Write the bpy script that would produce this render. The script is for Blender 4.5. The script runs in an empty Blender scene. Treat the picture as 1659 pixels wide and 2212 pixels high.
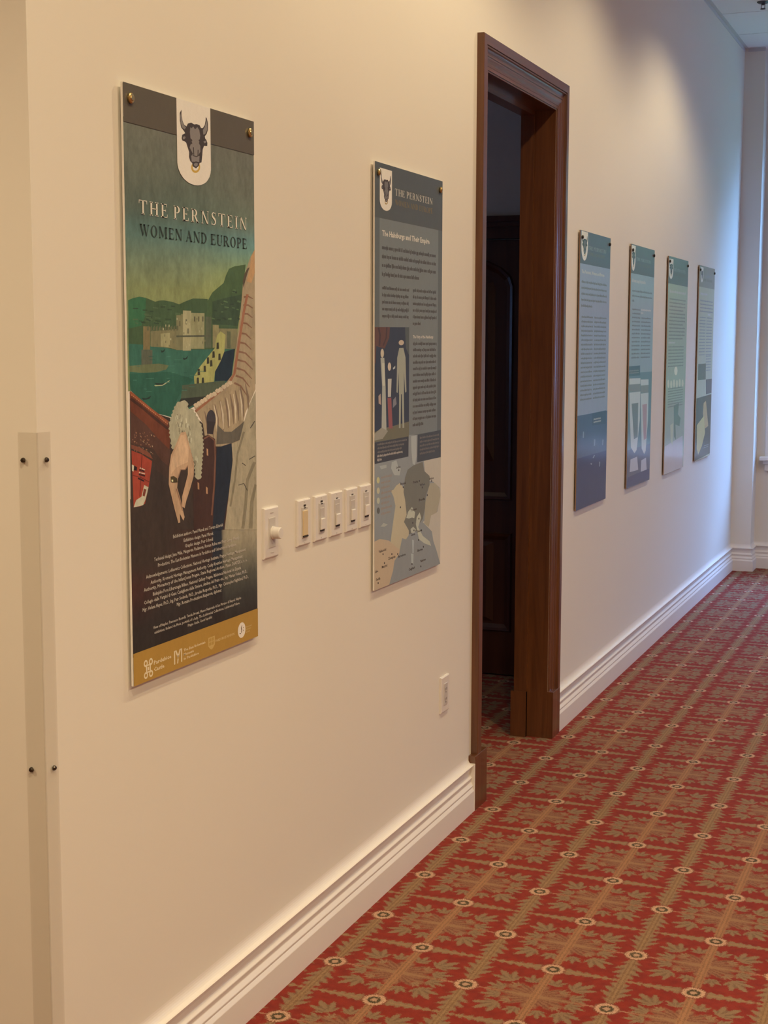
import bpy, bmesh, math, random
from mathutils import Matrix, Vector

# ------------------------------------------------------------------ camera, sky, exposure
scene = bpy.context.scene
COL = scene.collection
CEIL = 3.364          # ceiling height
YEND = 9.724          # face of the end-wall pilaster

def make_camera():
    yaw, pitch, roll = math.radians(22.022), math.radians(6.666), math.radians(0.112)
    f = Vector((-math.sin(yaw) * math.cos(pitch), math.cos(yaw) * math.cos(pitch), -math.sin(pitch)))
    r = Vector((math.cos(yaw), math.sin(yaw), 0.0))
    u = r.cross(f)
    r2 = math.cos(roll) * r + math.sin(roll) * u
    u2 = -math.sin(roll) * r + math.cos(roll) * u
    cd = bpy.data.cameras.new('camera')
    cd.sensor_fit = 'HORIZONTAL'
    cd.sensor_width = 36.0
    cd.lens = 36.0 * 3140.6 / 1659.0
    cd.clip_start = 0.05
    co = bpy.data.objects.new('camera', cd)
    m = Matrix.Identity(4)
    for i in range(3):
        m[i][0] = r2[i]; m[i][1] = u2[i]; m[i][2] = -f[i]
    m[0][3], m[1][3], m[2][3] = 1.4533, 0.0, 1.5
    co.matrix_world = m
    COL.objects.link(co)
    scene.camera = co
make_camera()

world = bpy.data.worlds.new('overcast_sky')
scene.world = world
world.use_nodes = True
bg = world.node_tree.nodes['Background']
bg.inputs['Color'].default_value = (0.22, 0.46, 1.0, 1)
# standard overcast sky: the zenith is three times as bright as the horizon
_g = world.node_tree.nodes.new('ShaderNodeTexCoord'); _s = world.node_tree.nodes.new('ShaderNodeSeparateXYZ')
_m = world.node_tree.nodes.new('ShaderNodeMath'); _m.operation = 'MAXIMUM'; _m.inputs[1].default_value = 0.0
_k = world.node_tree.nodes.new('ShaderNodeMath'); _k.operation = 'MULTIPLY_ADD'
SKY_HORIZON = 11.0
_k.inputs[1].default_value = 2*SKY_HORIZON; _k.inputs[2].default_value = SKY_HORIZON
world.node_tree.links.new(_g.outputs['Generated'], _s.inputs[0]); world.node_tree.links.new(_s.outputs[2], _m.inputs[0])
world.node_tree.links.new(_m.outputs[0], _k.inputs[0]); world.node_tree.links.new(_k.outputs[0], bg.inputs['Strength'])

def window_portal(loc, sx, sz, rz=0):
    ld = bpy.data.lights.new('window_portal', 'AREA')
    ld.shape = 'RECTANGLE'; ld.size = sx; ld.size_y = sz
    ld.cycles.is_portal = True
    lo = bpy.data.objects.new('window_portal', ld)
    lo.location = loc
    lo.rotation_euler = (math.radians(-90), 0, math.radians(rz))     # faces -y, into the corridor
    COL.objects.link(lo)
window_portal((.88, 9.99, 1.80), 1.2, 2.1)
window_portal((5.28, 8.1, 1.7), .9, 1.4, -90)
window_portal((-3.56, 3.9, 1.55), .4, .7, 90)

LAMP_COLOR = (1.0, 0.80, 0.50)
LAMP_W = 109.0
scene.view_settings.view_transform = 'Standard'
scene.view_settings.look = 'None'
scene.view_settings.gamma = 1.0
scene.view_settings.use_curve_mapping = False
scene.view_settings.exposure = 0.0

# ------------------------------------------------------------------ helpers
def tag(o, label=None, cat=None, group=None, kind=None):
    if label: o['label'] = label
    if cat: o['category'] = cat
    if group: o['group'] = group
    if kind: o['kind'] = kind
    return o

def mesh_obj(name, verts, faces, mat=None, parent=None, loc=(0, 0, 0), smooth=False):
    me = bpy.data.meshes.new(name)
    me.from_pydata([tuple(v) for v in verts], [], [tuple(f) for f in faces])
    me.update()
    if mat: me.materials.append(mat)
    if smooth:
        for p in me.polygons: p.use_smooth = True
    o = bpy.data.objects.new(name, me)
    o.location = loc
    COL.objects.link(o)
    if parent: o.parent = parent
    return o

def empty(name, loc=(0, 0, 0)):
    o = bpy.data.objects.new(name, None)
    o.empty_display_size = 0.1
    o.location = loc
    COL.objects.link(o)
    return o

def copy_under(o, parent, loc):
    c = o.copy(); COL.objects.link(c); c.parent = parent; c.location = loc
    return c

class MB:
    """collects simple solids into one mesh"""
    def __init__(self): self.v = []; self.f = []
    def add(self, v, f):
        n = len(self.v); self.v += [tuple(p) for p in v]; self.f += [tuple(i + n for i in q) for q in f]
        return self
    def box(self, x0, x1, y0, y1, z0, z1):
        return self.add([(x0,y0,z0),(x1,y0,z0),(x1,y1,z0),(x0,y1,z0),(x0,y0,z1),(x1,y0,z1),(x1,y1,z1),(x0,y1,z1)],
                        [(0,3,2,1),(4,5,6,7),(0,1,5,4),(1,2,6,5),(2,3,7,6),(3,0,4,7)])
    def plate(self, x0, x1, y0, y1, z0, z1, b):
        """box whose front (+x) face is drawn in by a bevel b"""
        return self.add([(x0,y0,z0),(x0,y1,z0),(x0,y1,z1),(x0,y0,z1),
                         (x1-b*.8,y0,z0),(x1-b*.8,y1,z0),(x1-b*.8,y1,z1),(x1-b*.8,y0,z1),
                         (x1,y0+b,z0+b),(x1,y1-b,z0+b),(x1,y1-b,z1-b),(x1,y0+b,z1-b)],
                        [(3,2,1,0),(0,1,5,4),(1,2,6,5),(2,3,7,6),(3,0,4,7),
                         (4,5,9,8),(5,6,10,9),(6,7,11,10),(7,4,8,11),(8,9,10,11)])
    def lathe(self, prof, axis='x', n=20, c=(0,0,0)):
        """prof: list of (r, t) along the axis"""
        v = []; f = []
        for r, t in prof:
            for k in range(n):
                a = 2*math.pi*k/n
                p, q = r*math.cos(a), r*math.sin(a)
                if axis == 'x': v.append((c[0]+t, c[1]+p, c[2]+q))
                elif axis == 'y': v.append((c[0]+q, c[1]+t, c[2]+p))
                else: v.append((c[0]+p, c[1]+q, c[2]+t))
        m = len(prof)
        for i in range(m-1):
            for k in range(n):
                k2 = (k+1) % n
                f.append((i*n+k, i*n+k2, (i+1)*n+k2, (i+1)*n+k))
        f.append(tuple(range(n))[::-1]); f.append(tuple((m-1)*n+k for k in range(n)))
        return self.add(v, f)
    def build(self, name, mat=None, parent=None, loc=(0,0,0), smooth=False):
        return mesh_obj(name, self.v, self.f, mat, parent, loc, smooth)

def bevel(o, w, seg=2):
    m = o.modifiers.new('bevel', 'BEVEL'); m.width = w; m.segments = seg; m.limit_method = 'ANGLE'
    return o

# ------------------------------------------------------------------ node maths
class NT:
    def __init__(self, name):
        self.m = bpy.data.materials.new(name); self.m.use_nodes = True
        self.t = self.m.node_tree; self.n = self.t.nodes; self.l = self.t.links
        self.p = self.n['Principled BSDF']
    def node(self, kind, **kw):
        n = self.n.new(kind)
        for k, v in kw.items(): setattr(n, k, v)
        return n
    def math(self, op, *args, clamp=False):
        n = self.n.new('ShaderNodeMath'); n.operation = op; n.use_clamp = clamp
        for i, a in enumerate(args):
            if isinstance(a, X): self.l.new(a.s, n.inputs[i])
            else: n.inputs[i].default_value = float(a)
        return X(self, n.outputs[0])
    def coords(self, which='Object'):
        tc = self.n.new('ShaderNodeTexCoord'); return tc.outputs[which]
    def xyz(self, sock):
        s = self.n.new('ShaderNodeSeparateXYZ'); self.l.new(sock, s.inputs[0])
        return [X(self, s.outputs[i]) for i in range(3)]
    def noise(self, vec, scale, detail=2, rough=.5):
        n = self.n.new('ShaderNodeTexNoise'); n.inputs['Scale'].default_value = scale
        n.inputs['Detail'].default_value = detail; n.inputs['Roughness'].default_value = rough
        if vec is not None: self.l.new(vec, n.inputs['Vector'])
        return X(self, n.outputs['Fac']), n
    def scaled(self, vec, s):
        m = self.n.new('ShaderNodeMapping'); m.inputs['Scale'].default_value = s
        self.l.new(vec, m.inputs['Vector']); return m.outputs[0]
    def mix(self, fac, a, b):
        n = self.n.new('ShaderNodeMix'); n.data_type = 'RGBA'
        for idx, val in ((0, fac), (6, a), (7, b)):
            if isinstance(val, X): self.l.new(val.s, n.inputs[idx])
            elif isinstance(val, (tuple, list)): n.inputs[idx].default_value = (*val[:3], 1)
            elif isinstance(val, (int, float)): n.inputs[idx].default_value = val
            else: self.l.new(val, n.inputs[idx])
        return n.outputs[2]
    def set(self, **kw):
        for k, v in kw.items():
            s = self.p.inputs[k.replace('_', ' ')]
            if isinstance(v, X): self.l.new(v.s, s)
            elif isinstance(v, bpy.types.NodeSocket): self.l.new(v, s)
            elif isinstance(v, (tuple, list)): s.default_value = (*v[:3], 1)
            else: s.default_value = v
    def bump(self, h, strength, dist=.002):
        b = self.n.new('ShaderNodeBump'); b.inputs['Strength'].default_value = strength
        b.inputs['Distance'].default_value = dist
        self.l.new(h.s, b.inputs['Height']); self.l.new(b.outputs[0], self.p.inputs['Normal'])

class X:
    def __init__(self, nt, s): self.nt = nt; self.s = s
    def __add__(a, b): return a.nt.math('ADD', a, b)
    __radd__ = __add__
    def __sub__(a, b): return a.nt.math('SUBTRACT', a, b)
    def __rsub__(a, b): return a.nt.math('SUBTRACT', b, a)
    def __mul__(a, b): return a.nt.math('MULTIPLY', a, b)
    __rmul__ = __mul__
    def __truediv__(a, b): return a.nt.math('DIVIDE', a, b)
    def abs(a): return a.nt.math('ABSOLUTE', a)
    def sin(a): return a.nt.math('SINE', a)
    def cos(a): return a.nt.math('COSINE', a)
    def sqrt(a): return a.nt.math('SQRT', a)
    def fmod(a, b): return a.nt.math('FLOORED_MODULO', a, b)
    def step(a, k):
        """soft 0..1 of a around zero with slope k"""
        return a.nt.math('MULTIPLY_ADD', a, k, .5, clamp=True)
    def mx(a, b): return a.nt.math('MAXIMUM', a, b)
    def mn(a, b): return a.nt.math('MINIMUM', a, b)

def srgb(c):
    return tuple((v/255/12.92 if v/255 <= .04045 else ((v/255+.055)/1.055)**2.4) for v in c)

# ------------------------------------------------------------------ materials
def paint(name, col, rough=.6, scale=240, strength=.06):
    t = NT(name)
    v = t.coords()
    h, _ = t.noise(v, scale, 3)
    big, _ = t.noise(v, 1.3, 2)
    t.set(Base_Color=t.mix(big, tuple(c*.97 for c in col), tuple(min(1, c*1.02) for c in col)), Roughness=rough)
    t.bump(h, strength, .001)
    return t.m

def plain(name, col, rough=.5, metal=0.0, spec=.5, var=.04, scale=60):
    t = NT(name)
    f, _ = t.noise(t.coords(), scale, 2)
    t.set(Base_Color=t.mix(f, tuple(c*(1-var) for c in col), tuple(min(1, c*(1+var)) for c in col)), Roughness=rough, Metallic=metal)
    t.p.inputs['Specular IOR Level'].default_value = spec
    return t.m

def wood(name, dark, light, rough=.34, axis='z', coat=.55):
    t = NT(name)
    sc = {'z': (26, 26, 1.6), 'y': (26, 1.6, 26), 'x': (1.6, 26, 26)}[axis]
    v = t.scaled(t.coords(), sc)
    g, n1 = t.noise(v, 1.0, 6, .62); n1.inputs['Distortion'].default_value = .8
    fine, _ = t.noise(t.scaled(t.coords(), tuple(s*7 for s in sc)), 1.0, 2)
    k = (g*1.5 - .25 + (fine - .5)*.35)
    k = t.math('MINIMUM', t.math('MAXIMUM', k, 0), 1)
    t.set(Base_Color=t.mix(k, dark, light), Roughness=rough)
    t.p.inputs['Coat Weight'].default_value = coat
    t.p.inputs['Coat Roughness'].default_value = .13
    t.bump(fine, .03, .0005)
    return t.m

M_WALL = paint('wall_paint', (.80, .765, .69))
M_TRIM = paint('trim_paint', (.84, .80, .76), rough=.38, scale=60, strength=.02)
M_TILE = paint('ceiling_tile', (.88, .88, .88), rough=.9, scale=500, strength=.25)
M_BAR = plain('ceiling_grid', (.62, .62, .62), .5)
M_WOOD = wood('casing_wood', (.052, .015, .005), (.185, .068, .021))
M_WOODH = wood('casing_wood_across', (.052, .015, .005), (.185, .068, .021), axis='y')
M_DOOR = wood('door_wood', (.045, .012, .006), (.090, .027, .012))
M_WHITE = plain('white_plastic', (.76, .73, .70), .35)
M_CREAM = plain('cream_plastic', (.70, .56, .34), .4)
M_SLOT = plain('dark_slot', (.03, .022, .016), .7)
M_GREYP = plain('grey_plastic', (.58, .55, .52), .4)
M_FOAM = plain('foam_board', (.86, .84, .80), .7)
M_EDGE = plain('brown_board_edge', (.30, .19, .13), .7)
M_BRASS = plain('brass', (.62, .46, .20), .3, metal=1.0)
M_STEEL = plain('screw_steel', (.10, .085, .07), .35, metal=1.0)
M_BLACK = plain('black_metal', (.02, .018, .016), .4)
M_CHROME = plain('sprinkler_metal', (.09, .09, .095), .35, metal=.8)

def make_guard():
    t = NT('clear_plastic')
    tr = t.node('ShaderNodeBsdfTransparent'); tr.inputs['Color'].default_value = (.972, .968, .96, 1)
    n, _ = t.noise(t.coords(), 14, 3)
    t.set(Base_Color=t.mix(n, (.58, .54, .48), (.64, .60, .54)), Roughness=.25)
    mx = t.node('ShaderNodeMixShader'); mx.inputs[0].default_value = .05
    t.l.new(tr.outputs[0], mx.inputs[1]); t.l.new(t.p.outputs[0], mx.inputs[2])
    t.l.new(mx.outputs[0], t.n['Material Output'].inputs['Surface'])
    return t.m
M_GUARD = make_guard()

def make_glass():
    t = NT('window_glass')
    tr = t.node('ShaderNodeBsdfTransparent'); gl = t.node('ShaderNodeBsdfGlossy'); gl.inputs['Roughness'].default_value = .02
    ge = t.node('ShaderNodeNewGeometry'); dt = t.node('ShaderNodeVectorMath'); dt.operation = 'DOT_PRODUCT'
    t.l.new(ge.outputs['Incoming'], dt.inputs[0]); t.l.new(ge.outputs['Normal'], dt.inputs[1])
    k = 1.0 - X(t, dt.outputs['Value']).abs()
    fac = t.math('POWER', k, 5.0)*.5 + .03
    mx = t.node('ShaderNodeMixShader')
    t.l.new(fac.s, mx.inputs[0]); t.l.new(tr.outputs[0], mx.inputs[1]); t.l.new(gl.outputs[0], mx.inputs[2])
    t.l.new(mx.outputs[0], t.n['Material Output'].inputs['Surface'])
    return t.m
M_GLASS = make_glass()

def make_lamp():
    t = NT('lamp_lens')
    n, _ = t.noise(t.coords(), 30, 1)
    t.set(Base_Color=t.mix(n, (.9, .88, .84), (.92, .90, .86)), Roughness=.4)
    t.p.inputs['Emission Color'].default_value = (*LAMP_COLOR, 1)
    t.p.inputs['Emission Strength'].default_value = 6.0
    return t.m
M_LAMP = make_lamp()

def make_print(name, rough, mottle):
    t = NT(name)
    a = t.node('ShaderNodeAttribute'); a.attribute_name = 'ink'
    v = t.coords()
    n1, _ = t.noise(t.scaled(v, (1, 1.6, .7)), 14, 5, .6)
    n2, _ = t.noise(v, 420, 2)
    n3, _ = t.noise(t.scaled(v, (1, 1.3, .8)), 70, 4, .65)
    k = (n1 - .5)*mottle + (n3 - .5)*mottle*.9 + (n2 - .5)*.10 + 1.0
    vm = t.node('ShaderNodeVectorMath'); vm.operation = 'SCALE'
    t.l.new(a.outputs['Color'], vm.inputs[0]); t.l.new(k.s, vm.inputs['Scale'])
    t.set(Base_Color=vm.outputs[0], Roughness=rough)
    t.p.inputs['Specular IOR Level'].default_value = .20
    return t.m
M_PRINT = make_print('printed_satin', .20, .10)
M_PAINTING = make_print('printed_painting', .42, .75)

# ---- carpet: everything is drawn in the quarter repeat (a, b) of the woven pattern
def make_carpet():
    t = NT('patterned_carpet')
    v = t.coords()
    x, y, z = t.xyz(v)
    w1 = t.node('ShaderNodeTexNoise'); w1.inputs['Scale'].default_value = 260; w1.inputs['Detail'].default_value = 1
    t.l.new(v, w1.inputs['Vector'])
    wr, wg, wb = t.xyz(w1.outputs['Color'])
    U = (x - .0719)/.16821 + (wr - .5)*.095
    V = (y - 2.7886)/.15706 + (wg - .5)*.095
    a = ((U.fmod(2.0)) - 1.0).abs()            # 0 on bouquet lines, 1 on frond lines
    b = ((V + 1.0).fmod(2.0) - 1.0).abs()      # 0 on bouquet rows
    red = (.275, .026, .012); red2 = (.200, .018, .010)
    leaf = (.260, .160, .088); leafd = (.135, .068, .038)
    gold = (.345, .200, .095); goldd = (.175, .085, .040); orange = (.37, .175, .085)
    pink = (.40, .175, .115); cream = (.60, .37, .24); olive = (.075, .052, .022)
    patch, _ = t.noise(v, 38, 2)
    c = t.mix(t.math('MULTIPLY_ADD', patch, 2.2, -.6, clamp=True), red, red2)
    def leaf_at(c, cx, cy, ang, R, col, vein):
        ca, sa = math.cos(ang), math.sin(ang)
        p = (a - cx)*ca + (b - cy)*sa + R
        s = (b - cy)*ca - (a - cx)*sa
        ph = t.math('ARCTAN2', s, p)
        r = (p*p + s*s).sqrt()
        lob = (ph*11.0).cos()
        bnd = (ph*.92).cos()*(lob*.20 + .80)*(2.0*R)
        m = (bnd - r).step(22) * p.step(60)
        c = t.mix(m, c, col)
        vm = (lob*-1.0 - .30).step(3.0) * m * (r/R - .35).step(3) * .55
        return t.mix(vm, c, vein)
    # feathery fan that fills the middle of the bouquet
    d0 = (a*a*.75 + b*b*1.35).sqrt()
    ph0 = t.math('ARCTAN2', b, a)
    fan = ((ph0*14.0).cos()*.07 + .40 - d0).step(11)
    c = t.mix(fan*.85, c, (.275, .140, .075))
    c = t.mix(((ph0*22.0 + d0*14.0).cos() - .35).step(2.2)*fan*.65, c, (.15, .045, .026))
    c = leaf_at(c, .55, .53, math.radians(50), .198, leaf, leafd)
    c = leaf_at(c, .175, .56, math.radians(78), .132, leaf, leafd)
    c = leaf_at(c, .60, .15, math.radians(14), .145, leaf, leafd)
    c = leaf_at(c, .36, .29, math.radians(40), .085, (.30, .170, .090), leafd)
    # rows that carry bouquets: pale stalk towards the medallion
    stalk = (.018 - b).step(55) * (a - .60).step(12)
    c = t.mix(stalk, c, pink)
    fanrow = ((a*-.075) + .062 - b).step(40)
    c = t.mix(fanrow*.8, c, (.32, .17, .085))
    # rows that carry fronds: serrated feather from the medallion, tapering
    bb = 1.0 - b
    tap = (a*-.095 + .112) + ((a*50.0 + bb*30.0).sin())*.022
    c = t.mix((tap - bb).step(26), c, leaf)
    c = t.mix((.014 - bb).step(70)*.7, c, gold)
    # fronds hugging the frond lines
    aa = 1.0 - a
    env = ((b*3.3 - .45).sin())*.200
    wav = ((b*34.0) + aa*-26.0).sin()
    fr = env.mx(0.0)*(wav*.30 + .76)
    fm = (fr - aa).step(20)
    c = t.mix(fm, c, leaf)
    c = t.mix((wav*-1.0 - .25).step(2.2)*fm*.55, c, leafd)
    # the stripes themselves
    sA = (.060 - aa).step(45)
    c = t.mix(sA*.70, c, gold)
    c = t.mix((.012 - (aa - .030).abs()).step(70)*.75, c, goldd)
    sB = (.062 - a).step(45)
    c = t.mix(sB, c, orange)
    c = t.mix((.011 - (a - .030).abs()).step(70)*.7, c, goldd)
    # medallions at (1,0) and (0,1)
    dA = (aa*aa + b*b*.87).sqrt(); dB = (a*a + bb*bb*.87).sqrt()
    phA = t.math('ARCTAN2', b, aa); phB = t.math('ARCTAN2', bb, a)
    for d, ph in ((dA, phA), (dB, phB)):
        c = t.mix((.185 - d).step(40), c, (.20, .055, .030))
        ring = ((ph*24.0).cos()*.010 + .158 - d).step(55)
        c = t.mix(ring, c, cream)
        c = t.mix(((ph*24.0).cos()*-1.0 - .25).step(3)*ring*(d - .10).step(60)*.55, c, (.30, .12, .07))
        c = t.mix((.098 - d).step(60), c, olive)
        c = t.mix((.050 - d).step(60), c, (.46, .28, .18))
    pile, _ = t.noise(v, 900, 2, .7)
    tuft, _ = t.noise(v, 330, 2)
    k = (pile - .5)*.55 + (tuft - .5)*.35 + 1.0
    vm = t.node('ShaderNodeVectorMath'); vm.operation = 'SCALE'
    t.l.new(c, vm.inputs[0]); t.l.new(k.s, vm.inputs['Scale'])
    t.set(Base_Color=vm.outputs[0], Roughness=.85)
    t.p.inputs['Specular IOR Level'].default_value = .12
    t.p.inputs['Sheen Weight'].default_value = .06
    t.p.inputs['Sheen Roughness'].default_value = .45
    t.bump(pile, .5, .003)
    return t.m
M_CARPET = make_carpet()

# ------------------------------------------------------------------ setting
tag(MB().box(-3.5, 5.2, -3.5, 9.9, -.06, 0).build('floor', M_CARPET), 'red and tan carpet with woven leaf and medallion grid', 'carpet', kind='structure')

DY0, DY1, DZ = 4.440, 5.248, 2.338          # door opening
m = MB()
m.box(-.125, 0, 2.04, DY0, 0, CEIL).box(-.125, 0, DY1, YEND + .17, 0, CEIL).box(-.125, 0, DY0, DY1, DZ, CEIL)
tag(m.build('wall_left', M_WALL), 'long cream wall carrying the exhibition panels and the doorway', 'wall', kind='structure')
tag(MB().box(-3.5, -.125, 2.04, 2.18, 0, CEIL).build('wall_near', M_WALL), 'cream wall face turning the corner at the far left', 'wall', kind='structure')
WX0, WX1, WZ0, WZ1 = .27, 1.47, .76, 2.84
WXM = (WX0+WX1)/2
m = MB()
m.box(0, .130, YEND, YEND + .32, 0, CEIL)
yn = YEND + .170
m.box(.130, WX0, yn, yn + .15, 0, CEIL).box(WX1, 5.2, yn, yn + .15, 0, CEIL)
m.box(WX0, WX1, yn, yn + .15, 0, WZ0).box(WX0, WX1, yn, yn + .15, WZ1, CEIL)
tag(m.build('wall_end', M_WALL), 'end wall with narrow pilaster and recessed window bay', 'wall', kind='structure')
tag(MB().box(5.2, 5.34, -3.5, 7.65, 0, CEIL).box(5.2, 5.34, 8.55, 10.04, 0, CEIL).box(5.2, 5.34, 7.65, 8.55, 0, 1.0).box(5.2, 5.34, 7.65, 8.55, 2.4, CEIL).build('wall_right', M_WALL), 'cream corridor wall opposite the panels, outside the picture', 'wall', kind='structure')
tag(MB().box(-3.6, 5.34, -3.62, -3.5, 0, CEIL).build('wall_back', M_WALL), 'cream wall behind the viewpoint', 'wall', kind='structure')
tag(MB().box(-3.62, -3.5, -3.5, 3.7, 0, CEIL).box(-3.62, -3.5, 4.1, 6.34, 0, CEIL).box(-3.62, -3.5, 3.7, 4.1, 0, 1.2).box(-3.62, -3.5, 3.7, 4.1, 1.9, CEIL).build('wall_far_left', M_WALL), 'cream wall at the far side of the room and lobby', 'wall', kind='structure')
tag(MB().box(-3.5, -.125, 6.21, 6.33, 0, CEIL).build('wall_room', M_WALL), 'dim plaster wall seen through the doorway', 'wall', kind='structure')

# ceiling: slab, lay-in tiles, grid bars, wall angle
ceil = MB().box(-3.62, 5.34, -3.62, 10.05, CEIL + .012, CEIL + .10).build('ceiling', M_TILE)
tag(ceil, 'white suspended tile ceiling with thin metal grid', 'ceiling', kind='structure')
G = .605
xs = [.0] + [.40 + G*k for k in range(8)] + [5.2]
ys = [YEND + .17] + [9.285 - G*k for k in range(22)]
first = {}
for i in range(len(xs)-1):
    for j in range(len(ys)-1):
        w, h = xs[i+1]-xs[i]-.012, ys[j]-ys[j+1]-.012
        if w < .05 or h < .05: continue
        key = (round(w, 3), round(h, 3))
        loc = ((xs[i]+xs[i+1])/2, (ys[j]+ys[j+1])/2, 0)
        if key not in first:
            first[key] = MB().box(-w/2, w/2, -h/2, h/2, CEIL + .001, CEIL + .0125).build('ceiling_tile', M_TILE, ceil, loc)
        else: copy_under(first[key], ceil, loc)
for xx in xs[1:-1]: MB().box(xx-.006, xx+.006, ys[-1], ys[0], CEIL + .004, CEIL + .012).build('grid_bar', M_BAR, ceil)
for yy in ys[1:-1]: MB().box(0, 5.2, yy-.006, yy+.006, CEIL + .004, CEIL + .012).build('grid_bar', M_BAR, ceil)
MB().box(0, .022, 2.04, YEND, CEIL - .001, CEIL + .002).box(0, .002, 2.04, YEND, CEIL - .022, CEIL).build('wall_angle', M_BAR, ceil)
MB().box(.022, .130, YEND - .022, YEND, CEIL - .001, CEIL + .002).box(.022, .130, YEND - .002, YEND, CEIL - .022, CEIL).build('wall_angle', M_BAR, ceil)

# baseboards: moulded profile swept along the wall foot
def bb_profile():
    p = [(0, 0), (.022, 0), (.022, .0675), (.0215, .0690), (.0165, .0780), (.0180, .0835), (.0178, .0850), (.0115, .0955),
         (.0112, .0975), (.0125, .1040), (.0142, .1085), (.0140, .1105), (.0062, .1200), (.0058, .1225), (.0072, .1330), (.0115, .1430),
         (.0185, .1490), (.0192, .1515)]
    for k in range(1, 9):                      # concave top running up the wall
        a = k/8*math.pi/2
        p.append((.0192*(1-math.sin(a)), .1515 + .026*(1-math.cos(a))))
    return p
def offset_poly(pts, t):
    out = []
    for i, p in enumerate(pts):
        ns = []
        for j in (i-1, i):
            if 0 <= j < len(pts)-1:
                dx, dy = pts[j+1][0]-pts[j][0], pts[j+1][1]-pts[j][1]
                L = math.hypot(dx, dy); ns.append((dy/L, -dx/L))
        if len(ns) == 1: n = ns[0]; k = 1
        else:
            n = (ns[0][0]+ns[1][0], ns[0][1]+ns[1][1]); d = n[0]*ns[0][0]+n[1]*ns[0][1]; k = 1/d
        out.append((p[0]+n[0]*t*k, p[1]+n[1]*t*k))
    return out
def sweep_base(name, pts, label, trim_a=None, trim_b=None):
    prof = bb_profile(); v = []; f = []
    for t, z in prof:
        for q in offset_poly(pts, t): v.append((q[0], q[1], z))
    n = len(pts); m_ = len(prof)
    if trim_a: 
        for i in range(m_): v[i*n] = trim_a(v[i*n])
    for i in range(m_-1):
        for k in range(n-1): f.append((i*n+k, i*n+k+1, (i+1)*n+k+1, (i+1)*n+k))
    f.append(tuple(i*n for i in range(m_))); f.append(tuple(i*n+n-1 for i in range(m_))[::-1])
    f = [q[::-1] for q in f]
    return tag(mesh_obj(name, v, f, M_TRIM), label, 'baseboard', kind='structure')
b_ = sweep_base('baseboard_left', [(-3.4, 2.04), (0, 2.04), (0, 4.316)], 'white moulded baseboard running from the corner to the door plinth')
MB().plate(0, .0235, 4.316, 4.3215, 0, .156, .0010).build('end_block', M_TRIM, b_)
sweep_base('baseboard_far', [(0, 5.350), (0, YEND), (.130, YEND), (.130, YEND+.17), (5.18, YEND+.17)], 'white moulded baseboard from the doorway round the far pilaster')

# ------------------------------------------------------------------ doorway
CYL, CYR, CZ = 4.345, 5.352, 2.438           # outer edges of the casing
door = empty('door_1', (0, (DY0+DY1)/2, 0))
tag(door, 'open doorway with dark stained moulded wood casing and plinth blocks', 'doorway', kind='structure')
def dpart(name, v, f, mat, smooth=False):
    c = door.location
    return mesh_obj(name, [(p[0]-c[0], p[1]-c[1], p[2]-c[2]) for p in v], f, mat, door, smooth=smooth)
CP = [(0, 0), (0, .0215), (.0015, .023), (.030, .023), (.0305, .0185), (.0330, .0185), (.0335, .0215), (.0370, .0215), (.0378, .0185), (.0390, .0160), (.0412, .0138),
      (.0445, .0120), (.0490, .0108), (.0530, .0105), (.0535, .0125), (.0547, .0136), (.0565, .0138), (.0580, .0130), (.0590, .0108), (.0605, .0118), (.0640, .0120),
      (.0680, .0112), (.0715, .0095), (.0750, .0072), (.0790, .0056), (.0840, .0050), (.0845, .0040), (.0950, .0040), (.0950, 0)]
def casing(kind):
    v = []; f = []; n = len(CP)
    for w, t in CP:
        if kind == 'L': v += [(t, CYL+w, .178), (t, CYL+w, CZ-w)]
        elif kind == 'R': v += [(t, CYR-w, .178), (t, CYR-w, CZ-w)]
        else: v += [(t, CYL+w, CZ-w), (t, CYR-w, CZ-w)]
    for i in range(n-1):
        q = (2*i, 2*i+1, 2*i+3, 2*i+2)
        f.append(q[::-1] if kind == 'L' else q)
    f.append(tuple(range(0, 2*n, 2))); f.append(tuple(range(1, 2*n, 2))[::-1])
    return v, f
for kd in 'LRH':
    v, f = casing(kd); dpart('casing', v, f, M_WOODH if kd == 'H' else M_WOOD)
for y0, y1 in ((4.322, 4.440), (5.248, 5.350)):
    mm = MB().plate(0, .0240, y0, y1, 0, .180, .0012); dpart('plinth_block', mm.v, mm.f, M_WOOD)
# jambs with stop, set inside the opening
JX = -.127
for y0, y1, s in ((DY0-.004, DY0+.0005, 1), (DY1-.0005, DY1+.004, -1)):
    mm = MB().box(JX, .001, min(y0, y1), max(y0, y1), 0, DZ); dpart('jamb', mm.v, mm.f, M_WOOD)
    ys0, ys1 = (DY0, DY0+.012) if s == 1 else (DY1-.012, DY1)
    mm = MB().box(JX, -.078, ys0, ys1, 0, DZ-.012); dpart('door_stop', mm.v, mm.f, M_WOOD)
    ys0, ys1 = (DY0, DY0+.018) if s == 1 else (DY1-.018, DY1)
    mm = MB().box(JX-.011, -.078, ys0, ys1, 0, .176); dpart('plinth_block', mm.v, mm.f, M_WOOD)
mm = MB().box(JX, .001, DY0, DY1, DZ-.0005, DZ+.004); dpart('head_jamb', mm.v, mm.f, M_WOODH)
mm = MB().box(JX, -.078, DY0, DY1, DZ-.016, DZ); dpart('door_stop', mm.v, mm.f, M_WOODH)

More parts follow.
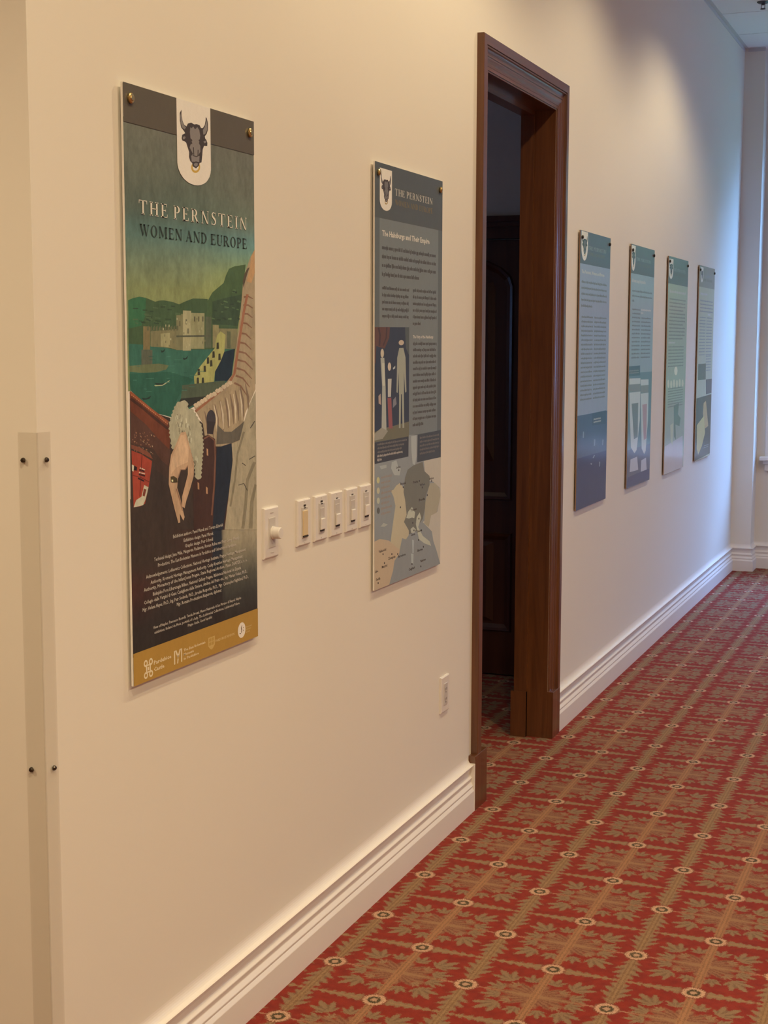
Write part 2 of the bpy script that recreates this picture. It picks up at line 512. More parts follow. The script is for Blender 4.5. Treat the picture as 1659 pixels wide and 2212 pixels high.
# panelled door on the side wall of the dim room
RY = 6.21
d2 = empty('door_2', (-.74, RY, 0)); tag(d2, 'dark panelled wooden door inside the dim room, seen through the doorway', 'door', kind='structure')
def d2part(name, v, f, mat, par=None):
    return mesh_obj(name, [(p[0]+.74, p[1]-RY, p[2]) for p in v], f, mat, par or d2)
mm = MB().box(-1.15, -.33, RY-.030, RY, .008, 1.945)
leafo = d2part('door_leaf', mm.v, mm.f, M_DOOR)
def moulding(outl, w, t, mat):
    """raised strip following a closed outline of (x, z), clockwise seen from -y"""
    n = len(outl); v = []; f = []
    for i in range(n):
        p0, p1, p2 = Vector(outl[i-1]), Vector(outl[i]), Vector(outl[(i+1) % n])
        d1, d2_ = (p1-p0).normalized(), (p2-p1).normalized()
        nn = Vector((-d1.y, d1.x)) + Vector((-d2_.y, d2_.x)); nn /= max(nn.length_squared/2, .3)
        for o_, h_ in ((0, 0), (.15*w, t), (.5*w, t*.75), (w, .0)):
            q = p1 + nn*o_; v.append((q.x, RY-.030-h_, q.y))
    for i in range(n):
        j = (i+1) % n
        for k in range(3): f.append((i*4+k, i*4+k+1, j*4+k+1, j*4+k))
    return v, f
up = [(-1.05, .80), (-.432, .80), (-.432, 1.745)] + [(-.741 + .309*math.cos(a), 1.745 + .14*math.sin(a)) for a in [math.radians(18*k) for k in range(1, 10)]] + [(-1.05, 1.745)]
lo = [(-1.05, .205), (-.428, .205), (-.428, .655), (-1.05, .655)]
for outl in (up, lo):
    v, f = moulding(outl, .034, .014, M_DOOR); d2part('panel_moulding', v, f, M_DOOR, leafo)
    cx = sum(p[0] for p in outl)/len(outl); cz = sum(p[1] for p in outl)/len(outl)
    inn = [(cx+(p[0]-cx)*.72, cz+(p[1]-cz)*.80) for p in outl]; inn2 = [(cx+(p[0]-cx)*.62, cz+(p[1]-cz)*.72) for p in outl]
    n = len(outl)
    v = [(p[0], RY-.0305, p[1]) for p in inn] + [(p[0], RY-.040, p[1]) for p in inn2]
    f = [(i, (i+1) % n, n+(i+1) % n, n+i) for i in range(n)] + [tuple(range(n, 2*n))]
    d2part('raised_panel', v, f, M_DOOR, leafo)
for bx in ((-1.27, -1.155, 0, 1.945), (-.325, -.21, 0, 1.945)):
    mm = MB().box(bx[0], bx[1], RY-.045, RY, bx[2], bx[3]); bevel(d2part('casing', mm.v, mm.f, M_DOOR), .006)
mm = MB().box(-1.29, -.19, RY-.05, RY, 1.950, 2.00).box(-1.31, -.17, RY-.066, RY, 2.0, 2.022).box(-1.32, -.16, RY-.075, RY, 2.022, 2.046)
d2part('door_head', mm.v, mm.f, M_DOOR)

# ------------------------------------------------------------------ end window
win = empty('window_1', (WXM, yn, WZ0)); tag(win, 'white framed window in the recessed bay of the end wall', 'window', kind='structure')
def wpart(name, mm, mat, par=None):
    return mesh_obj(name, [(p[0]-WXM, p[1]-yn, p[2]-WZ0) for p in mm.v], mm.f, mat, par or win)
for bx in ((WX0-.085, WX0+.01), (WX1-.01, WX1+.085)):
    bevel(wpart('window_casing', MB().box(bx[0], bx[1], yn-.018, yn, WZ0-.01, WZ1+.09), M_TRIM), .004)
bevel(wpart('window_casing', MB().box(WX0-.085, WX1+.085, yn-.020, yn, WZ1, WZ1+.09), M_TRIM), .004)
bevel(wpart('window_sill', MB().box(WX0-.115, WX1+.115, yn-.065, yn+.02, WZ0-.036, WZ0-.008), M_TRIM), .006)
bevel(wpart('apron', MB().box(WX0-.095, WX1+.095, yn-.035, yn, WZ0-.060, WZ0-.036), M_TRIM), .004)
bevel(wpart('apron', MB().box(WX0-.085, WX1+.085, yn-.022, yn, WZ0-.105, WZ0-.060), M_TRIM), .004)
mm = MB()
for a0, a1 in ((WX0, WX0+.045), (WX1-.045, WX1), (WXM-.022, WXM+.022)): mm.box(a0, a1, yn+.05, yn+.10, WZ0, WZ1)
for a0, a1 in ((WZ0-.01, WZ0+.05), (WZ1-.05, WZ1), (1.72, 1.765)): mm.box(WX0, WX1, yn+.052, yn+.098, a0, a1)
sash = wpart('window_frame', mm, M_TRIM)
for x0, x1 in ((WX0+.045, WXM-.022), (WXM+.022, WX1-.045)):
    for z0, z1 in ((WZ0+.05, 1.72), (1.765, WZ1-.05)):
        wpart('pane', MB().box(x0, x1, yn+.073, yn+.077, z0, z1), M_GLASS)

def side_window(name, loc, hw, hh, label):
    wn = empty(name, loc); tag(wn, label, 'window', kind='structure')
    mm = MB()
    for a0, a1 in ((-hw, -hw+.045), (hw-.045, hw), (-.02, .02)): mm.box(-.025, .025, a0, a1, 0, hh)
    for a0, a1 in ((0, .05), (hh-.05, hh), (hh/2-.02, hh/2+.02)): mm.box(-.023, .023, -hw, hw, a0, a1)
    mm.build('window_frame', M_TRIM, wn)
    for a0, a1 in ((-hw+.045, -.02), (.02, hw-.045)):
        for z0, z1 in ((.05, hh/2-.02), (hh/2+.02, hh-.05)): MB().box(-.002, .002, a0, a1, z0, z1).build('pane', M_GLASS, wn)
side_window('window_2', (-3.56, 3.9, 1.2), .2, .7, 'small white framed window of the dim room, out of view')
side_window('window_3', (5.27, 8.1, 1.0), .45, 1.4, 'narrow unseen window added on the opposite side for ambient daylight')  # added out of view to bring ambient daylight to the far end

# garden outside the end window (only seen mirrored in the panels)
M_LEAF = plain('foliage', (.045, .11, .035), .6, var=.5, scale=3)
M_BARK = plain('bark', (.09, .065, .045), .8)
M_LAWN = plain('lawn', (.06, .12, .03), .9, var=.3, scale=2)
tag(MB().box(-14, 18, 10.1, 34, -.5, -.4).build('garden_lawn', M_LAWN), 'lawn outside the end window', 'lawn', kind='structure')
def tree(x, y, hgt, seed, label):
    r = empty('garden_tree', (x, y, -.4)); tag(r, label, 'tree', 'garden trees outside the end window')
    MB().lathe([(.22, 0), (.16, .6), (.13, hgt*.5), (.05, hgt*.8)], 'z', 10).build('trunk', M_BARK, r)
    rn = random.Random(seed); v = []; f = []
    for k in range(2600):
        u, t, q = rn.random(), rn.random()*2*math.pi, rn.random()**.4
        zc = hgt*(.22 + .78*u); rad = hgt*.36*math.sin(math.pi*min(1, .12+u*.88))*q + .1
        c = Vector((rad*math.cos(t), rad*math.sin(t), zc)); d = Vector((rn.gauss(0, 1), rn.gauss(0, 1), rn.gauss(0, 1))).normalized(); e = d.orthogonal().normalized(); g_ = d.cross(e)
        s_ = .30; n = len(v)
        v += [c+e*s_, c+g_*s_*.6, c-e*s_, c-g_*s_*.6]; f.append((n, n+1, n+2, n+3))
    cr = mesh_obj('crown', v, f, M_LEAF, r)
rn = random.Random(8); hv = []; hf = []
for k in range(9000):
    c = Vector((rn.uniform(-9, 17), 15.6 + rn.uniform(0, .8), -.4 + rn.random()**.8*3.0)); d = Vector((rn.gauss(0, 1), rn.gauss(0, 1), rn.gauss(0, 1))).normalized(); e = d.orthogonal().normalized(); g_ = d.cross(e)
    n = len(hv); hv += [c+e*.16, c+g_*.10, c-e*.16, c-g_*.10]; hf.append((n, n+1, n+2, n+3))
hedge = empty('added_hedge', (0, 16, -.4)); tag(hedge, 'unseen hedge added across the lawn to block low sky at the end window', 'hedge')  # added out of view to keep low sky out of the panel reflections
o_ = mesh_obj('foliage', [(p.x, p.y-16, p.z+.4) for p in hv], hf, M_LEAF, hedge); o_['kind'] = 'stuff'
MB().box(-8.9, 16.9, -.1, .1, 0, 2.7).build('hedge_core', M_BARK, hedge)  # opaque slab inside the hedge, closes the gaps between its leaves
for x, y, hg, sd, lb in ((-3.6, 19.5, 7.8, 1, 'leftmost leafy tree outside the end window'), (3.0, 19.0, 8.2, 2, 'tallest leafy tree straight outside the end window'), (9.2, 20.0, 7.6, 3, 'rightmost leafy tree outside the end window')): tree(x, y, hg, sd, lb)

# ------------------------------------------------------------------ ceiling fittings
def downlight(x, y, label, watts):
    r = MB().lathe([(.060, 0), (.088, 0), (.090, -.004), (.086, -.008), (.070, -.006), (.060, -.002)], 'z', 28, (0, 0, 0)).build('recessed_downlight', M_WHITE, loc=(x, y, CEIL + .001))
    tag(r, label, 'ceiling light', 'recessed corridor downlights')
    MB().lathe([(.0001, -.0035), (.058, -.0035), (.060, -.001), (.0001, -.001)], 'z', 24).build('lens', M_LAMP, r)
    ld = bpy.data.lights.new('downlight_lamp', 'SPOT'); ld.energy = watts; ld.color = LAMP_COLOR
    ld.spot_size = math.radians(140); ld.spot_blend = .50; ld.shadow_soft_size = .045
    lo_ = bpy.data.objects.new('downlight_lamp', ld); COL.objects.link(lo_); lo_.parent = r; lo_.location = (0, 0, -.06)
for y, s, k in ((2.35, 'above the harbour poster', .46), (3.95, 'above the map panel', .64), (5.55, 'beyond the doorway', .40), (7.15, 'above the glasses panel', .48)):
    downlight(.92, y, 'recessed white downlight near the panel wall ' + s, LAMP_W*k)
for x, y, s, k in ((1.2, -1.0, 'behind the viewpoint', 1.0), (1.20, .75, 'over the viewpoint', 1.0), (3.2, .75, 'right of the viewpoint', 1.3), (3.2, 3.2, 'over the middle of the hall', 1.1), (3.2, 5.8, 'towards the far end of the hall', .22), (3.2, 8.2, 'near the opposite window', .40), (-1.4, .2, 'in the side lobby', 1.25), (-1.8, 4.6, 'in the dim room', .03)):  # added fill lamps out of view, brightening the walls, hall and room
    downlight(x, y, 'added unseen fill downlight ' + s, LAMP_W*k)

sp = MB().lathe([(.0001, 0), (.034, 0), (.034, -.003), (.026, -.008), (.012, -.010), (.0001, -.010)], 'z', 20).build('ceiling_sprinkler', M_CHROME, loc=(.280, 8.455, CEIL + .001))
tag(sp, 'small dark pendent fire sprinkler on the ceiling tile', 'sprinkler')
MB().lathe([(.0001, -.009), (.007, -.009), (.007, -.018), (.0001, -.018)], 'z', 12).build('nozzle', M_CHROME, sp)
MB().box(-.011, -.008, -.003, .003, -.034, -.010).box(.008, .011, -.003, .003, -.034, -.010).box(-.011, .011, -.003, .003, -.036, -.033).build('frame_arms', M_CHROME, sp)
MB().lathe([(.0001, -.036), (.014, -.037), (.015, -.039), (.0001, -.0385)], 'z', 16).build('deflector', M_CHROME, sp)

# ------------------------------------------------------------------ corner guard
g = empty('corner_guard', (0, 2.04, .18)); tag(g, 'clear plastic corner guard screwed over the wall edge at left', 'corner guard')
MB().box(.0008, .0028, -.0028, .0345, 0, 1.168).build('side_flange', M_GUARD, g)
MB().box(-.0365, .0028, -.0028, -.0008, 0, 1.168).build('front_flange', M_GUARD, g)
for z in (1.121, .585):
    MB().lathe([(.0001, .0075), (.0030, .0070), (.0045, .0045), (.0046, .0028), (.0001, .0028)], 'x', 12, (0, .0205, z)).build('screw', M_STEEL, g)
    MB().lathe([(.0001, -.0075), (.0030, -.0070), (.0045, -.0045), (.0046, -.0028), (.0001, -.0028)], 'y', 12, (-.0265, 0, z)).build('screw', M_STEEL, g)

# ------------------------------------------------------------------ switches and socket
def slide_switch(y0, label, paddle_mat, slider, top):
    zc0, zc1 = 1.024, 1.133
    s = MB().plate(0, .0065, -.036, .036, 0, zc1-zc0, .0030).build('wall_switch', M_WHITE, loc=(0, y0+.036, zc0))
    tag(s, label, 'light switch', 'row of slide switches')
    H = zc1-zc0
    MB().plate(.006, .0080, -.0165, .0165, .018, H-.018, .0010).build('insert', M_GREYP, s)
    if paddle_mat is M_CREAM:
        MB().plate(.0075, .0105, -.0130, .0130, .0235, H-.026, .0012).build('paddle', M_CREAM, s)
        MB().box(.0075, .0112, -.0125, .0125, .0200, .0232).build('slot', M_SLOT, s)
    else:
        MB().plate(.0075, .0090, -.0110, .0110, .030, H-.030, .0008).build('track', M_GREYP, s)
        MB().plate(.0085, .0125, -.0115, .0115, slider, slider+.027, .0014).build('slider', M_WHITE, s)
        MB().box(.0075, .0102, -.0110, .0110, slider-.0042, slider-.0006).build('slot', M_SLOT, s)
    MB().box(.0064, .0084, -.0045, .0045, H-.0165, H-.0145 if not top else H-.0125).build('indicator', M_SLOT, s)
    if top:
        MB().box(.0064, .0084, -.0050, .0050, H-.0215, H-.0190).build('indicator', M_SLOT, s)
    for z in (.0065, H-.0065): MB().lathe([(.0001, .0072), (.0016, .0070), (.0020, .0062), (.0001, .0062)], 'x', 10, (0, 0, z)).build('screw', M_GREYP, s)
slide_switch(3.042, 'white wall switch with a tan paddle, next to the round dimmer', M_CREAM, 0, True)
slide_switch(3.138, 'white slide switch between the tan paddle switch and three others', M_WHITE, .0265, True)
slide_switch(3.230, 'middle of the five slide switches in the row', M_WHITE, .0275, False)
slide_switch(3.326, 'white slide switch second from the map panel', M_WHITE, .0285, False)
slide_switch(3.416, 'white slide switch touching the left edge of the map panel', M_WHITE, .0305, False)

dm = MB().plate(0, .0065, -.036, .036, 0, .114, .0030).build('dimmer_switch', M_WHITE, loc=(0, 2.906, 1.018))
tag(dm, 'white rotary dimmer with round knob beside the harbour poster', 'dimmer switch')
MB().plate(.006, .0078, -.0165, .0165, .023, .091, .0010).build('insert', M_GREYP, dm)
MB().lathe([(.0150, .0075), (.0150, .0100), (.0135, .0105), (.0130, .0260), (.0115, .0275), (.0001, .0275)], 'x', 28, (0, .004, .056)).build('knob', M_WHITE, dm)
for z in (.012, .102): MB().box(.0064, .0074, -.007, .007, z-.001, z+.001).build('trim_line', M_GREYP, dm)

ou = MB().plate(0, .0065, -.036, .036, 0, .111, .0030).build('wall_outlet', M_WHITE, loc=(0, 4.078, .384))
tag(ou, 'white duplex power outlet low on the wall beside the doorway', 'outlet')
MB().plate(.006, .0080, -.0165, .0165, .022, .089, .0010).build('insert', M_GREYP, ou)
for z in (.040, .071):
    for y in (-.0065, .0065): MB().box(.0078, .0083, y-.0012, y+.0012, z-.004, z+.004).build('slot', M_SLOT, ou)
    MB().lathe([(.0001, .0083), (.0022, .0083), (.0022, .0078), (.0001, .0078)], 'x', 10, (0, 0, z-.0095)).build('slot', M_SLOT, ou)
# artwork inks as (colour/1000, uv/10000 pairs)
ART = {
 1: [
  ((70,135,70),[108,6499,448,6537,885,6566,1326,6552,1965,6495,2228,6517,2559,6526,3162,6510,3706,6472,4127,6522,4769,6587,5567,6593,5937,6591,5904,6110,8463,6115,8193,5672,3509,5656,80,5762]),
  ((54,190,100),[108,6499,448,6537,885,6561,1326,6549,1238,6240,973,6084,101,6034]),
  ((83,157,75),[5896,6544,6319,6716,6780,6808,7248,6900,7491,7058,7734,7174,8212,7231,9188,7284,9004,6966,8462,6107,5903,6094]),
  ((58,109,65),[6308,6549,7385,6630,8907,6721,8463,6115,6281,6146]),
  ((51,181,145),[82,5784,1650,5761,3510,5672,8194,5689,7838,5119,5738,4772,3218,4491,1886,4599,938,4820,143,5017]),
  ((35,142,107),[103,5291,2937,5298,4740,5151,3590,4872,2880,4531,1886,4599,143,5017]),
  ((232,246,145),[1603,5994,3606,6042,3579,5672,2967,5713,1583,5738]),
  ((369,396,242),[2318,5958,2986,5971,2968,5721,2301,5737]),
  ((241,266,162),[3488,6306,3972,6304,3926,5671,3441,5672]),
  ((403,430,289),[3976,6367,4611,6366,4561,5662,3926,5663]),
  ((336,370,231),[4608,6332,5660,6335,5616,5693,4563,5694]),
  ((119,157,107),[5730,6276,6214,6273,6176,5709,5691,5709]),
  ((336,345,199),[6317,6129,6811,6125,6783,5708,6289,5709]),
  ((250,266,162),[6807,6064,8419,6065,8395,5689,6782,5691]),
  ((137,173,114),[7501,6016,7816,6010,7796,5698,7481,5699]),
  ((241,217,114),[1099,6077,1577,6073,1547,5683,1068,5684]),
  ((125,157,121),[942,5684,1708,5677,1688,5418,922,5423]),
  ((150,173,107),[1351,6054,1482,6095,1476,6009,1347,6001]),
  ((150,173,107),[1555,6044,1688,6096,1682,6010,1552,6002]),
  ((150,173,107),[1762,6048,1896,6097,1889,6011,1759,6003]),
  ((150,173,107),[1971,6066,2105,6098,2098,6012,1967,6003]),
  ((150,173,107),[2179,6047,2315,6099,2308,6013,2176,6004]),
  ((150,173,107),[2390,6046,2527,6100,2520,6013,2387,6005]),
  ((150,173,107),[2603,6047,2741,6101,2734,6014,2600,6006]),
  ((150,173,107),[2820,6091,2956,6103,2949,6015,2814,6007]),
  ((150,173,107),[3035,6074,3172,6104,3166,6016,3030,6007]),
  ((150,173,107),[3251,6067,3391,6105,3384,6017,3247,6008]),
  ((150,173,107),[3472,6085,3611,6106,3604,6018,3466,6009]),
  ((119,142,107),[3460,5929,6192,5944,6189,5910,3458,5897]),
  ((137,150,100),[4818,6268,4919,6269,4913,6179,4812,6178]),
  ((137,150,100),[5143,6271,5245,6272,5239,6181,5137,6180]),
  ((137,150,100),[5472,6274,5575,6275,5568,6183,5465,6183]),
  ((137,150,100),[4175,6215,4274,6215,4268,6126,4169,6125]),
  ((137,150,100),[4305,6053,4404,6053,4397,5964,4298,5964]),
  ((137,150,100),[3685,6179,3782,6180,3776,6091,3679,6090]),
  ((163,217,121),[114,5420,859,5431,2147,5446,2877,5410,2670,5340,1939,5299,975,5296,106,5322]),
  ((23,48,42),[1795,5120,2352,5100,2925,5142,2692,5087,2014,5073]),
  ((23,48,42),[2296,5674,2461,5661,2631,5708,2560,5651,2359,5630]),
  ((23,48,42),[3917,5541,4126,5528,4341,5576,4252,5517,3998,5496]),
  ((23,48,42),[879,4883,1227,4865,1584,4906,1438,4852,1015,4838]),
  ((451,541,369),[1792,5080,2384,5081,2926,5154,2856,5123,2383,5062,1856,5062]),
  ((21,41,65),[7086,5622,8194,5689,7773,5085,6437,5100,6495,5387]),
  ((426,480,199),[4792,5068,4758,5201,5263,5378,5865,5542,6478,5708,6645,5928,6957,6014,7380,5947,7258,5639,6920,5453,6449,5269,6359,5058]),
  ((54,61,42),[5063,5330,5224,5334,5245,5221,5041,5216]),
  ((54,61,42),[5812,5534,5977,5538,5999,5424,5790,5418]),
  ((54,61,42),[6269,5641,6436,5646,6459,5531,6246,5525]),
  ((54,61,42),[6621,5801,6790,5807,6813,5691,6598,5685]),
  ((54,61,42),[5543,5385,5706,5389,5728,5275,5520,5270]),
  ((54,61,42),[6070,5482,6236,5486,6259,5372,6047,5366]),
  ((54,61,42),[6761,5598,6930,5602,6953,5486,6738,5481]),
  ((54,61,42),[4980,5174,5140,5177,5161,5064,4957,5060]),
  ((54,61,42),[5381,5170,5543,5173,5565,5059,5358,5055]),
  ((98,142,100),[3847,5055,7246,5099,7359,5038,5741,4822,3724,4805]),
  ((38,45,38),[3725,4821,5742,4831,4707,4690,4275,4649,3509,4712]),
  ((47,85,55),[8018,6732,8386,6729,8405,6762,8036,6765]),
  ((125,226,114),[7234,6560,7573,6541,7607,6564,7267,6583]),
  ((47,85,55),[8379,6243,8583,6233,8618,6263,8414,6272]),
  ((125,226,114),[8334,6417,8527,6412,8548,6438,8355,6443]),
  ((47,85,55),[7284,6217,7522,6221,7518,6247,7280,6243]),
  ((125,226,114),[7614,6228,7910,6231,7909,6265,7613,6261]),
  ((47,85,55),[7276,6399,7544,6404,7539,6433,7272,6427]),
  ((125,226,114),[7949,6727,8218,6729,8223,6749,7954,6747]),
  ((47,85,55),[6634,6208,6990,6208,6997,6237,6641,6237]),
  ((125,226,114),[6218,6240,6489,6224,6518,6245,6246,6260]),
  ((125,226,114),[8398,6571,8679,6552,8736,6583,8454,6603]),
  ((125,226,114),[8015,6777,8267,6761,8322,6793,8069,6809]),
  ((125,226,114),[7967,6446,8183,6441,8197,6460,7981,6464]),
  ((47,85,55),[7776,6501,8103,6512,8091,6540,7764,6529]),
  ((125,226,114),[6986,6511,7217,6502,7245,6528,7014,6537]),
  ((47,85,55),[7012,6524,7192,6513,7228,6538,7048,6548]),
  ((125,226,114),[7292,6455,7667,6449,7678,6467,7303,6473]),
  ((47,85,55),[6460,6381,6685,6368,6721,6393,6496,6406]),
  ((125,226,114),[7011,6358,7208,6361,7208,6383,7011,6380]),
  ((47,85,55),[7071,6248,7415,6233,7446,6260,7102,6275]),
  ((103,181,100),[1808,6140,2065,6135,2078,6158,1821,6163]),
  ((44,85,50),[1319,6185,1631,6180,1640,6200,1327,6205]),
  ((103,181,100),[1774,6384,2169,6376,2183,6399,1787,6407]),
  ((44,85,50),[1362,6219,1721,6221,1723,6243,1365,6241]),
  ((103,181,100),[537,6123,752,6113,766,6128,552,6138]),
  ((44,85,50),[1916,6161,2338,6155,2348,6178,1926,6184]),
  ((103,181,100),[1468,6184,1728,6174,1746,6196,1487,6206]),
  ((44,85,50),[1427,6174,1603,6164,1627,6184,1451,6194]),
  ((103,181,100),[1277,6214,1637,6209,1648,6232,1287,6237]),
  ((44,85,50),[1558,6320,1814,6319,1820,6337,1563,6338]),
  ((103,181,100),[2615,6152,2951,6144,2966,6169,2629,6176]),
  ((44,85,50),[2329,6400,2661,6403,2662,6424,2331,6421]),
  ((103,181,100),[3412,6280,3842,6284,3844,6309,3414,6305]),
  ((44,85,50),[793,6156,1025,6153,1031,6167,799,6170]),
  ((103,181,100),[406,6177,747,6178,750,6198,409,6197]),
  ((44,85,50),[1056,6136,1248,6129,1264,6153,1072,6159]),
  ((103,181,100),[1929,6212,2304,6206,2315,6229,1940,6235]),
  ((44,85,50),[954,6132,1239,6122,1254,6143,969,6153]),
  ((103,181,100),[2537,6131,2731,6122,2748,6138,2554,6147]),
  ((44,85,50),[2840,6360,3136,6361,3140,6384,2845,6383]),
  ((103,181,100),[1177,6267,1540,6265,1546,6288,1184,6290]),
  ((44,85,50),[1834,6127,2197,6117,2212,6138,1848,6148]),
  ((103,181,100),[1236,6254,1636,6245,1645,6261,1245,6269]),
  ((44,85,50),[1073,6335,1390,6335,1394,6356,1077,6356]),
  ((103,181,100),[1247,6158,1469,6148,1484,6165,1262,6175]),
  ((44,85,50),[413,6358,771,6360,773,6375,416,6374]),
  ((103,181,100),[3401,6306,3749,6302,3758,6321,3409,6325]),
  ((44,85,50),[3088,6423,3362,6420,3372,6442,3098,6445]),
  ((103,181,100),[2547,6430,2740,6429,2746,6446,2553,6447]),
  ((44,85,50),[2656,6197,3073,6195,3078,6213,2661,6215]),
  ((32,128,107),[948,5038,1483,5026,1485,5037,951,5048]),
  ((79,246,199),[4440,5217,5018,5214,5018,5225,4440,5229]),
  ((32,128,107),[3829,5190,4394,5182,4396,5191,3830,5198]),
  ((79,246,199),[582,5410,842,5404,845,5414,585,5419]),
  ((32,128,107),[3672,4982,4214,4971,4216,4981,3674,4992]),
  ((79,246,199),[3813,4958,4209,4950,4211,4963,3815,4970]),
  ((32,128,107),[1434,5570,1814,5565,1816,5574,1437,5579]),
  ((79,246,199),[1232,4977,1606,4972,1607,4979,1232,4984]),
  ((32,128,107),[2250,4964,2623,4956,2625,4968,2253,4976]),
  ((79,246,199),[351,5175,590,5173,591,5184,352,5187]),
  ((32,128,107),[1931,5140,2241,5136,2242,5147,1932,5151]),
  ((79,246,199),[2797,5397,3302,5397,3302,5405,2797,5405]),
  ((32,128,107),[3970,5266,4221,5262,4223,5275,3973,5279]),
  ((79,246,199),[1079,5021,1271,5014,1276,5024,1084,5031]),
  ((32,128,107),[1506,5509,1870,5508,1870,5517,1506,5518]),
  ((79,246,199),[2701,5554,3004,5556,3002,5568,2700,5566]),
  ((32,128,107),[1001,5186,1225,5182,1227,5191,1003,5195]),
  ((79,246,199),[2600,5113,2926,5108,2928,5120,2602,5125]),
  ((32,128,107),[3722,5204,4222,5196,4223,5202,3724,5211]),
  ((79,246,199),[5010,5283,5623,5282,5623,5291,5010,5291]),
  ((32,128,107),[2867,5233,3456,5229,3456,5237,2868,5241]),
  ((79,246,199),[3252,5504,3836,5503,3836,5510,3251,5510]),
  ((32,128,107),[3211,5459,3796,5459,3796,5469,3211,5469]),
  ((79,246,199),[3072,5279,3301,5277,3302,5284,3073,5287]),
  ((32,128,107),[521,5038,807,5038,806,5044,520,5044]),
  ((79,246,199),[4337,5020,4871,5011,4872,5019,4338,5029]),
  ((32,128,107),[2977,5118,3283,5112,3285,5123,2979,5129]),
  ((79,246,199),[2694,5184,2906,5183,2906,5191,2694,5192]),
  ((32,128,107),[1927,5005,2498,5002,2498,5012,1927,5015]),
  ((79,246,199),[1213,5194,1782,5191,1782,5200,1213,5202]),
  ((463,510,354),[3013,5881,3081,5881,3078,5843,3010,5843]),
  ((192,217,145),[5021,6245,5093,6246,5090,6207,5018,6206]),
  ((463,510,354),[2486,6056,2552,6057,2549,6019,2483,6018]),
  ((192,217,145),[5637,5857,5711,5857,5708,5817,5634,5817]),
  ((463,510,354),[4186,5745,4256,5745,4253,5706,4183,5706]),
  ((192,217,145),[3230,5833,3298,5833,3295,5795,3227,5795]),
  ((463,510,354),[2658,6115,2725,6116,2722,6078,2656,6077]),
  ((192,217,145),[5438,5826,5511,5826,5508,5786,5435,5786]),
  ((463,510,354),[4206,6178,4276,6179,4273,6140,4203,6139]),
  ((192,217,145),[2894,5768,2962,5768,2959,5730,2891,5730]),
  ((463,510,354),[3503,6235,3572,6235,3569,6197,3500,6196]),
  ((192,217,145),[2582,5943,2649,5943,2646,5905,2579,5905]),
  ((463,510,354),[5212,6023,5284,6024,5282,5984,5209,5984]),
  ((192,217,145),[2631,5836,2698,5836,2695,5798,2628,5798]),
  ((463,510,354),[2905,6113,2972,6113,2969,6075,2902,6075]),
  ((192,217,145),[3997,5986,4067,5986,4064,5948,3994,5947]),
  ((463,510,354),[5220,6025,5293,6025,5290,5986,5217,5985]),
  ((192,217,145),[4284,6019,4355,6019,4352,5980,4281,5980]),
  ((463,510,354),[4395,5781,4466,5781,4464,5741,4393,5741]),
  ((192,217,145),[2028,5784,2094,5784,2091,5747,2026,5747]),
  ((463,510,354),[5395,6076,5468,6076,5465,6036,5392,6036]),
  ((192,217,145),[1682,6008,1746,6008,1743,5971,1679,5970]),
  ((463,510,354),[4420,6158,4491,6158,4488,6119,4417,6119]),
  ((192,217,145),[2389,6060,2455,6060,2453,6023,2386,6022]),
  ((58,45,38),[109,5002,831,4827,1998,4586,3226,4466,3369,4604,4455,4567,5495,4318,6572,4027,7777,3908,10000,3927,9997,2137,0,2694]),
  ((177,61,31),[109,5002,594,4906,1377,4705,2761,4430,2873,4163,2824,3946,2029,4156,1169,4422,124,4669]),
  ((108,57,42),[124,4669,1169,4422,2029,4156,2889,3928,2735,3637,2255,3748,1635,3984,111,4121]),
  ((70,47,38),[112,4136,1636,3999,2257,3763,2743,3652,2752,3418,2239,3532,1736,3643,1623,3831,108,4091]),
  ((336,115,55),[69,4973,600,4854,1325,4690,2009,4547,2710,4407,2812,4438,2111,4576,1429,4719,703,4882,171,5001]),
  ((79,38,27),[86,4859,886,4696,1740,4497,2690,4290,2815,4323,1864,4530,1003,4729,195,4893]),
  ((557,246,121),[176,4950,260,4942,270,4921,198,4926]),
  ((557,246,121),[288,4925,372,4918,382,4897,310,4901]),
  ((557,246,121),[401,4901,485,4894,495,4873,423,4877]),
  ((557,246,121),[514,4876,598,4869,608,4848,536,4852]),
  ((557,246,121),[627,4852,712,4844,722,4823,649,4828]),
  ((557,246,121),[741,4827,826,4820,836,4799,763,4803]),
  ((557,246,121),[855,4802,940,4795,951,4774,878,4778]),
  ((557,246,121),[970,4777,1056,4770,1066,4749,993,4753]),
  ((557,246,121),[1085,4753,1171,4745,1182,4724,1108,4728]),
  ((557,246,121),[1201,4727,1287,4720,1298,4698,1224,4703]),
  ((557,246,121),[1317,4702,1404,4695,1415,4673,1340,4678]),
  ((557,246,121),[1434,4677,1521,4669,1532,4648,1457,4652]),
  ((557,246,121),[1551,4651,1639,4644,1650,4622,1575,4627]),
  ((557,246,121),[1669,4626,1757,4618,1768,4597,1693,4601]),
  ((557,246,121),[1788,4600,1876,4592,1887,4571,1811,4575]),
  ((557,246,121),[1906,4575,1995,4567,2006,4545,1930,4550]),
  ((557,246,121),[2026,4549,2114,4541,2126,4519,2049,4524]),
  ((557,246,121),[2145,4523,2235,4515,2246,4493,2169,4498]),
  ((557,246,121),[2266,4497,2355,4488,2367,4467,2290,4471]),
  ((557,246,121),[2387,4470,2477,4462,2488,4440,2411,4445]),
  ((557,246,121),[2508,4444,2598,4436,2610,4414,2532,4419]),
  ((557,246,121),[2630,4418,2721,4409,2732,4387,2654,4392]),
  ((557,465,327),[1544,4054,1627,4045,1591,4023]),
  ((391,217,129),[1201,4128,1268,4120,1249,4109]),
  ((391,217,129),[1711,4220,1804,4211,1759,4188]),
  ((557,465,327),[1317,4088,1388,4080,1365,4063]),
